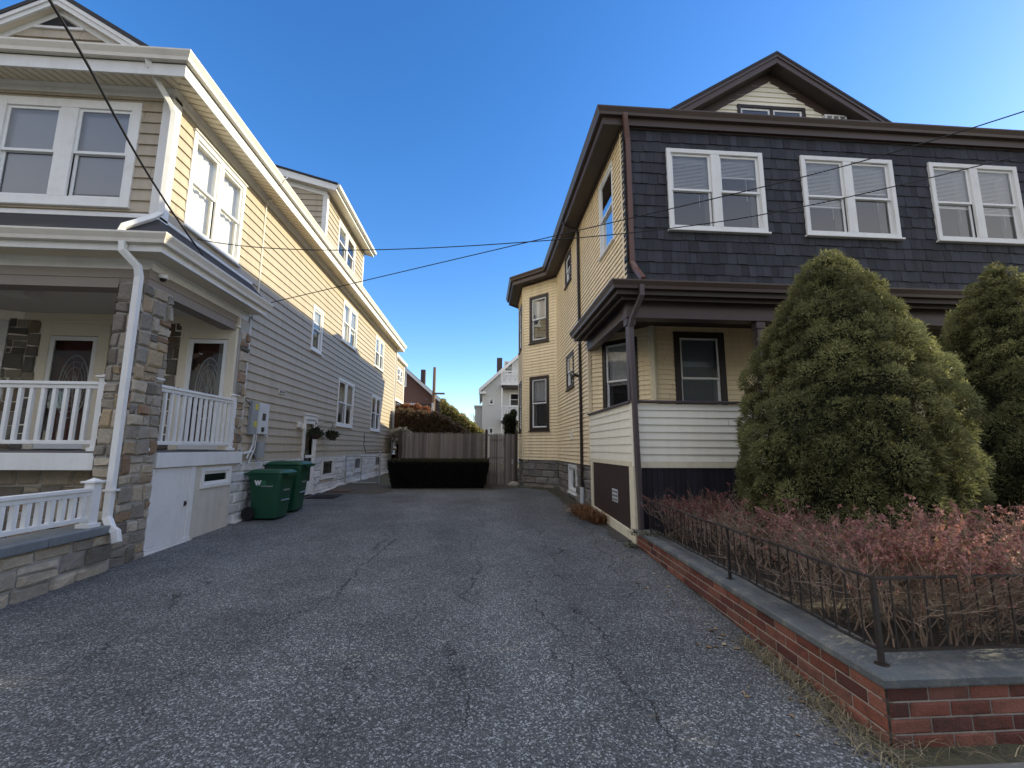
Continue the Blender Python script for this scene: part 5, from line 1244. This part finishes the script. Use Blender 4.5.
leafy_box('brown_hedge', 'bare brown bushy hedge behind the stockade fence, left part', 'hedge', (-2.5, 25, .25), mound(-4.62, -.35, 24.6, 25.6, bz, 14000), 0, .10, pal([(.15, .105, .07), (.19, .13, .085), (.11, .08, .05)]), 'leaf', core=mcore(-4.62, -.35, 24.6, 25.6, bz, (.04, .03, .022)))
gz2 = lambda x: 4.75 - .75 * (x + 2.7) 
leafy_box('green_hedge', 'sloping yellow green hedge in sunlight behind the fence, left of the pale apartment house', 'hedge', (-1, 31, .25), mound(-2.75, .1, 30.5, 32, gz2, 14000), 0, .14, pal([(.22, .23, .08), (.30, .27, .11), (.16, .18, .06), (.34, .25, .14)]), 'leaf', core=mcore(-2.75, .1, 30.5, 32, gz2, (.05, .055, .025)))
rz = lambda x: 4.15 - .12 * abs(x + 4.5) ** 1.5
leafy_box('red_bush', 'rusty red autumn bush behind the brown hedge', 'bush', (-4.5, 28, .25), mound(-5.6, -3.3, 27.5, 28.4, rz, 8000), 0, .11, pal([(.26, .11, .06), (.32, .14, .08), (.18, .085, .05)]), 'leaf', core=mcore(-5.6, -3.3, 27.5, 28.4, rz, (.06, .03, .02)))
wz = lambda x: 2.62 - .5 * abs(x + 4.25)
leafy_box('white_shrub', 'pale white flowering shrub beside the rear porch of the beige house', 'shrub', (-4.2, 24, .25), mound(-4.75, -3.7, 23.6, 24.2, wz, 1600, 1.9), 0, .09, pal([(.62, .58, .52), (.45, .42, .36), (.2, .2, .12)]), 'leaf')
cz = lambda x: 3.05 - 1.2 * abs(x - 1.35)
leafy_box('cypress', 'narrow dark evergreen between the pale apartment house and the cream bay', 'conifer', (1.5, 19.3, .25), mound(1.08, 1.5, 19.2, 19.9, lambda x: 3.15 - .8 * abs(x - 1.45) ** 1.3, 3500), 0, .09, pal([(.03, .04, .018), (.045, .055, .025)]), 'leaf', core=mcore(1.1, 1.5, 19.2, 19.9, lambda x: 3.1 - .8 * abs(x - 1.45) ** 1.3, (.02, .025, .012)))

# brown gabled house far left
BH = thing('brown_house', 'dark brown gabled house with a brick chimney behind the hedges', 'house', (-9, 36, .25))
F0 = Fr(0, 36, (1, 0), (0, -1)); w = MB(); lim = lambda z: (-15, min(-3.2, -7.6 + max(.0, (9.1 - z)) / .86)) if z > 5.1 else (-15, -3.0)
hw1 = [window(BH, F0, -6.95, -6.15, 6.55, 7.85, 1, cas=.1)]
siding(w, F0, -15, -3, .2, 9.0, .16, hw1, lim=lambda z: (-15.2 + max(0, (z - 5.1) / .86), -3.0 - max(0, (z - 5.1) / .86))); w.box(-14.5, -3.2, 36.4, 46, .2, 5.2); w.build('wall', M['brown_siding'], BH)
r = MB(); 
for sg in (-1, 1):
    a, b = (-9.1, 10.4), (-9.1 + sg * 6.5, 4.75)
    r.hexa([(a[0], 35.6, a[1]), (b[0], 35.6, b[1]), (b[0], 46.3, b[1]), (a[0], 46.3, a[1]), (a[0], 35.6, a[1] + .2), (b[0], 35.6, b[1] + .2), (b[0], 46.3, b[1] + .2), (a[0], 46.3, a[1] + .2)])
r.build('roof', M['roof_brown'], BH)
r = MB(); r.hexa([(-9.1, 35.55, 10.25), (-2.6, 35.55, 4.6), (-2.6, 35.6, 4.6), (-9.1, 35.6, 10.25), (-9.1, 35.55, 10.55), (-2.6, 35.55, 4.9), (-2.6, 35.6, 4.9), (-9.1, 35.6, 10.55)]); r.build('rake_board', M['grey_metal'], BH)
r = MB(); r.box(-5.3, -4.93, 38.0, 38.5, 5.5, 8.35); r.build('chimney', M['chim_brick'], BH); r = MB(); r.box(-7.4, -5.0, 34.6, 36, 4.9, 5.05); r.box(-7.3, -5.1, 34.7, 36, 4.1, 4.9); r.build('lean_to', M['grey_metal'], BH); r = MB(); r.box(-4.95, -3.1, 35.2, 35.98, 3.2, 5.1); r.build('bay_box', M['dark_casing'], BH)

# utility pole
UP = thing('utility_pole', 'weathered wooden utility pole with a short crossarm behind the fence', 'pole', (-3.25, 30, .25))
p = MB(); p.tube([(-3.25, 30, 0), (-3.25, 30, 7.1)], .13, 10, r2=.10); p.build('shaft', M['pole'], UP); p = MB(); p.box(-3.35, -2.5, 29.83, 29.9, 5.2, 5.32); p.build('crossarm', M['pole'], UP)
p = MB(); p.box(-3.36, -3.22, 29.8, 29.87, 3.2, 4.6); p.build('insulator_bracket', M['grey_metal'], UP)

# pale apartment house with balconies
AH = thing('apartment_house', 'pale three-storey gabled apartment house with white balconies far behind the fence', 'house', (5, 40, .25))
A0 = Fr(0, 40, (1, 0), (0, -1)); ah = [window(AH, A0, 2.05, 2.95, 8.35, 9.65, 1, cas=.1), window(AH, A0, 2.55, 3.55, 5.35, 6.7, 1, cas=.12), window(AH, A0, .70, 1.15, 5.55, 6.1, 1, cas=.07, style='fixed'), window(AH, A0, .7, 1.15, 2.85, 3.45, 1, cas=.07, style='fixed')]
w = MB(); pit = .92
siding(w, A0, .1, 12, .2, 12.0, .16, ah, lim=lambda z: (.1 + max(0, (z - 6.9) / pit), 10.1 - max(0, (z - 6.9) / pit))); w.poly([(.1, 40, .2), (.1, 52, .2), (.1, 52, 6.9), (.1, 40, 6.9)]); w.box(.4, 10, 40.5, 52, .2, 6.8); w.build('wall', M['pale_siding'], AH)
r = MB()
for sg, xm in ((-1, -.2), (1, 10.4)):
    a, b = (5.1, 11.6), (xm, 6.7); r.hexa([(a[0], 39.6, a[1]), (b[0], 39.6, b[1]), (b[0], 52, b[1]), (a[0], 52, a[1]), (a[0], 39.6, a[1] + .22), (b[0], 39.6, b[1] + .22), (b[0], 52, b[1] + .22), (a[0], 52, a[1] + .22)])
r.build('roof', M['grey_metal'], AH); r = MB(); r.hexa([(-.25, 39.55, 6.6), (5.1, 39.55, 11.5), (5.1, 39.6, 11.5), (-.25, 39.6, 6.6), (-.25, 39.55, 6.95), (5.1, 39.55, 11.85), (5.1, 39.6, 11.85), (-.25, 39.6, 6.95)]); r.box(-.25, .4, 39.56, 40, 6.5, 6.7); r.build('rake_board', M['white'], AH)
r = MB(); r.box(1.45, 1.95, 41.2, 41.8, 7.5, 10.2); r.build('chimney', M['chim_brick'], AH)
for zb, zn in ((7.45, 1), (4.25, 1)):
    b = MB(); b.box(1.75, 7, 38.9, 40, zb - .22, zb); b.build('balcony', M['white'], AH)
    b = MB(); b.box(1.8, 7, 38.95, 40, zb - .5, zb - .225); b.build('balcony_underside', M['dark_casing'], AH)
    FRl = Fr(0, 38.95, (1, 0), (0, -1)); b = MB(); b.fbox(FRl, 1.78, 7, zb + 1.0, zb + 1.1, -.05, .05); b.fbox(FRl, 1.78, 7, zb + .08, zb + .16, -.04, .04)
    for k in range(11):
        u = 1.8 + k * .5; b.fbox(FRl, u, u + .06, zb, zb + 1.0, -.03, .03)
        b.hexa([FRl(u, zb + .16, .01), FRl(u + .05, zb + .16, .01), FRl(u + .05, zb + .16, -.01), FRl(u, zb + .16, -.01), FRl(u + .45, zb + 1, .01), FRl(u + .5, zb + 1, .01), FRl(u + .5, zb + 1, -.01), FRl(u + .45, zb + 1, -.01)]); b.hexa([FRl(u + .45, zb + .16, .012), FRl(u + .5, zb + .16, .012), FRl(u + .5, zb + .16, -.012), FRl(u + .45, zb + .16, -.012), FRl(u, zb + 1, .012), FRl(u + .05, zb + 1, .012), FRl(u + .05, zb + 1, -.012), FRl(u, zb + 1, -.012)])
    b.build('balcony_railing', M['white'], AH)
b = MB(); b.box(1.78, 1.9, 38.95, 39.07, .2, 8.5); b.build('balcony_post', M['white'], AH)
b = MB(); b.box(-.6, .09, 43, 46, .2, 5.6); b.box(-.7, .09, 42.9, 46.1, 5.6, 5.75); b.build('side_bay', M['pale_siding'], AH)
# low far roofs closing the gap
FH2 = thing('distant_house', 'small distant house seen low between the green hedge and the apartment house', 'house', (-2, 75, .25))
w = MB(); w.box(-5, 1.5, 75, 83, .2, 4.2); w.build('wall', M['beige'], FH2); w = MB(); hip(w, -5.4, 1.9, 74.6, 83.4, 4.2, .5); w.build('roof', M['roof_brown'], FH2)
for i, (x, y, h) in enumerate(((-1.2, 48, 6.2), (0.0, 52, 5.6))):
    t = thing('bare_tree', ['taller bare twiggy tree beyond the green hedge', 'smaller bare twiggy tree right of the taller one beyond the green hedge'][i], 'tree', (x, y, .25)); b = MB(); R = random.Random(20 + i)
    def br(p, d, l, r, lev):
        e = p + d * l; b.tube([p, e], r, 4, (.16, .13, .11), r2=r * .6)
        if lev < 4:
            for k in range(3): br(e, (d + Vector((R.gauss(0, .4), R.gauss(0, .4), R.gauss(.15, .2)))).normalized(), l * R.uniform(.55, .8), r * .6, lev + 1)
    br(Vector((x, y, .2)), Vector((0, 0, 1)), h * .36, .09, 0); b.build('branches', M['twig'], t)

# unseen house and tree added right of the frame to shade the yard
NH = thing('added_neighbour_house', 'plain pale house added next door to cast shadow, outside the picture to the right', 'house', (21, 9, 0))
w = MB(); w.box(19, 28, 8.4, 22, -.2, 4.6); w.build('wall', M['cream_white'], NH); w = MB(); hip(w, 18.6, 28.4, 8.0, 22.4, 4.6, .3); w.build('roof', M['roof'], NH)
STT = thing('sun_blocking_tree', 'tall leafy tree added to block the sun, outside the picture to the right', 'tree', (17.3, 5.2, 0))
mb = MB(); PP_, NN_ = [], []
for (c, r, n) in (((17.3, 4.95, 10.35), (.8, 1.0, 2.75), 9000), ((17.3, 4.08, 7.2), (.8, .20, 1.0), 2000), ((17.3, 5.52, 7.5), (.8, .08, .8), 1200), ((17.3, 4.7, 7.85), (.8, .2, .5), 1800), ((17.3, 5.5, 9.0), (.8, .26, .9), 2000), ((17.3, 8.0, 10.7), (.8, .4, 1.9), 3000)):  # crown blobs shaped to block sun on the ground, gaps light the spruce
    d = RNG.normal(size=(n, 3)); d /= np.linalg.norm(d, axis=1)[:, None]; d = np.sign(d) * np.abs(d) ** .6; PP_.append(np.array(c) + d * np.array(r) * RNG.uniform(.55, 1.03, (n, 1))); NN_.append(d)
V, F, C = tufts(np.concatenate(PP_), np.concatenate(NN_), 3, .22, .9, pal([(.05, .06, .025), (.08, .075, .03)]), .5); mb.arr(V, F, C); mb.build('crown', M['leaf'], STT)
mb = MB(); mb.tube([(17.3, 5.3, -.3), (17.3, 5.25, 6), (17.3, 4.9, 8.5)], .17, 9, (.12, .09, .07), r2=.08); mb.tube([(17.3, 5.25, 6), (17.3, 6.2, 8.4), (17.3, 6.9, 10)], .12, 8, (.12, .09, .07), r2=.06); mb.build('trunk', M['twig'], STT)

# houses on the other side of the street, behind the camera (seen only in window reflections)
def street_house(x0, x1, h, m, rm, lab):
    o = thing('street_house', lab, 'house', ((x0 + x1) / 2, -15, -.3)); F = Fr(0, -15, (1, 0), (0, 1)); w = MB(); hl = []; n = 3
    for k in range(n):
        u = x0 + (x1 - x0) * (k + .5) / n
        for z in (1.2, 4.0): hl.append(window(o, F, u - .6, u + .6, z, z + 1.6, 1, cas=.12, cover=[('shade', .5)]))
    siding(w, F, x0, x1, -.4, h, .2, hl); w.box(x0, x1, -25, -15.35, -.4, h); w.build('wall', M[m], o)
    r = MB(); xm = (x0 + x1) / 2
    for sg in (-1, 1):
        a, b = (xm, h + (x1 - x0) * .42), (xm + sg * ((x1 - x0) / 2 + .4), h - .1)
        r.hexa([(a[0], -14.5, a[1]), (b[0], -14.5, b[1]), (b[0], -25.3, b[1]), (a[0], -25.3, a[1]), (a[0], -14.5, a[1] + .2), (b[0], -14.5, b[1] + .2), (b[0], -25.3, b[1] + .2), (a[0], -25.3, a[1] + .2)])
    r.build('roof', M[rm], o)
    w = MB(); siding(w, F, x0, x1, h, h + (x1 - x0) * .42, .2, lim=lambda z: (x0 + (z - h) / .84, x1 - (z - h) / .84)); w.build('gable_wall', M[m], o)
street_house(-36, -24, 7.4, 'beige', 'roof_brown', 'wide tan gabled house across the street, farthest behind on the left')
street_house(-22, -13, 6.4, 'cream_white', 'roof', 'pale gabled house across the street, behind the camera on the left')
street_house(-10, -2, 6.2, 'brown_siding', 'roof_brown', 'brown gabled house across the street, straight behind the camera')
street_house(1.5, 9.5, 6.8, 'pale_siding', 'roof', 'grey gabled house across the street, behind the camera on the right')
street_house(12.5, 21, 6.2, 'cream_siding', 'roof', 'yellow gabled house across the street, farthest behind on the right')

# ================================================================== light, sky, camera
EL, AZ = math.radians(22.8), math.radians(7.0)        # elevation; direction of the sun, from +x towards +y
sv = Vector((math.cos(EL) * math.cos(AZ), math.cos(EL) * math.sin(AZ), math.sin(EL)))
FILL_VEIL = (13.6, 13.4, 13.2)
W = bpy.data.worlds.new('World'); SC.world = W; W.use_nodes = True; t = W.node_tree; bg = t.nodes['Background']
sk = nd(t, 'ShaderNodeTexSky', sky_type='NISHITA'); sk.sun_disc = False; sk.sun_elevation = EL; sk.sun_rotation = math.radians(90) - AZ
sk.air_density = 1.0; sk.dust_density = .3; sk.ozone_density = 2.5; sk.altitude = 20
hs_ = nd(t, 'ShaderNodeHueSaturation'); hs_.inputs['Saturation'].default_value = 1.3; hs_.inputs['Value'].default_value = 2.0; hs_.inputs['Hue'].default_value = .508
t.links.new(sk.outputs[0], hs_.inputs['Color'])
# a bright veil added overhead as fill light for the shaded ground
tc = nd(t, 'ShaderNodeTexCoord'); sx = nd(t, 'ShaderNodeSeparateXYZ'); t.links.new(tc.outputs['Generated'], sx.inputs[0])
v = math_n(t, 'ADD', math_n(t, 'MULTIPLY', sx.outputs[1], -.12), math_n(t, 'ADD', sx.outputs[2], -.78))
v = math_n(t, 'MAXIMUM', v, math_n(t, 'MULTIPLY_ADD', sx.outputs[0], -1.2, -.97))
mr = nd(t, 'ShaderNodeMapRange', interpolation_type='SMOOTHSTEP'); t.links.new(v, mr.inputs[0]); mr.inputs[1].default_value = 0; mr.inputs[2].default_value = .18
vf = math_n(t, 'MULTIPLY', mr.outputs[0], math_n(t, 'MULTIPLY_ADD', noise(t, 2.2, 6, tc.outputs['Generated'], .6), 1.2, .15, clamp=True))
m2 = nd(t, 'ShaderNodeMapRange', interpolation_type='SMOOTHSTEP'); t.links.new(sx.outputs[1], m2.inputs[0]); m2.inputs[1].default_value = -.05; m2.inputs[2].default_value = -.5; m2.inputs[3].default_value = 0; m2.inputs[4].default_value = .82
m3 = nd(t, 'ShaderNodeMapRange', interpolation_type='SMOOTHSTEP'); t.links.new(sx.outputs[2], m3.inputs[0]); m3.inputs[1].default_value = .3; m3.inputs[2].default_value = .62; m3.inputs[3].default_value = 1.0; m3.inputs[4].default_value = .25
fill_haze = mixc(t, math_n(t, 'MULTIPLY', m2.outputs[0], m3.outputs[0]), hs_.outputs[0], (10.0, 9.4, 8.4))  # added warm glow behind the camera, fill light for the front walls
m4 = nd(t, 'ShaderNodeMapRange', interpolation_type='SMOOTHSTEP'); t.links.new(math_n(t, 'SUBTRACT', math_n(t, 'MULTIPLY', sx.outputs[0], -1.0), math_n(t, 'ABSOLUTE', sx.outputs[1])), m4.inputs[0]); m4.inputs[1].default_value = .2; m4.inputs[2].default_value = .6; m4.inputs[3].default_value = 0; m4.inputs[4].default_value = .95
wst = math_n(t, 'MULTIPLY', m4.outputs[0], math_n(t, 'MULTIPLY', sx.outputs[0], -1.6, clamp=True))
fill_haze = mixc(t, wst, fill_haze, (13.0, 11.9, 10.0))  # added bright western sky, fill light for walls facing the driveway
veil = mixc(t, vf, fill_haze, FILL_VEIL)
t.links.new(veil, bg.inputs[0]); bg.inputs[1].default_value = .15
L = bpy.data.lights.new('sun', 'SUN'); L.energy = 5.0; L.angle = math.radians(.5); L.color = (1.5, 1.33, .90)
lo = bpy.data.objects.new('sun', L); COL.objects.link(lo); lo.rotation_euler = sv.to_track_quat('Z', 'Y').to_euler(); lo.location = (30, 10, 20)
cam = bpy.data.cameras.new('camera'); co = bpy.data.objects.new('camera', cam); COL.objects.link(co); SC.camera = co
cam.sensor_width = 36; cam.lens = 436.5 / 1024 * 36; cam.clip_end = 3000; cam.clip_start = .05
r_, u_, f_ = Vector((.99746189, -.07099567, .00542178)), Vector((-.01566972, -.14459787, .98936642)), Vector((.06945675, .98694026, .14534335))
mw = Matrix(((r_.x, u_.x, -f_.x, 0), (r_.y, u_.y, -f_.y, 0), (r_.z, u_.z, -f_.z, 1.6), (0, 0, 0, 1))); co.matrix_world = mw
SC.view_settings.view_transform = 'Standard'; SC.view_settings.look = 'None'; SC.view_settings.exposure = 0; SC.view_settings.gamma = 1
SC.cycles.use_denoising = True; SC.cycles.max_bounces = 8; SC.cycles.transparent_max_bounces = 12
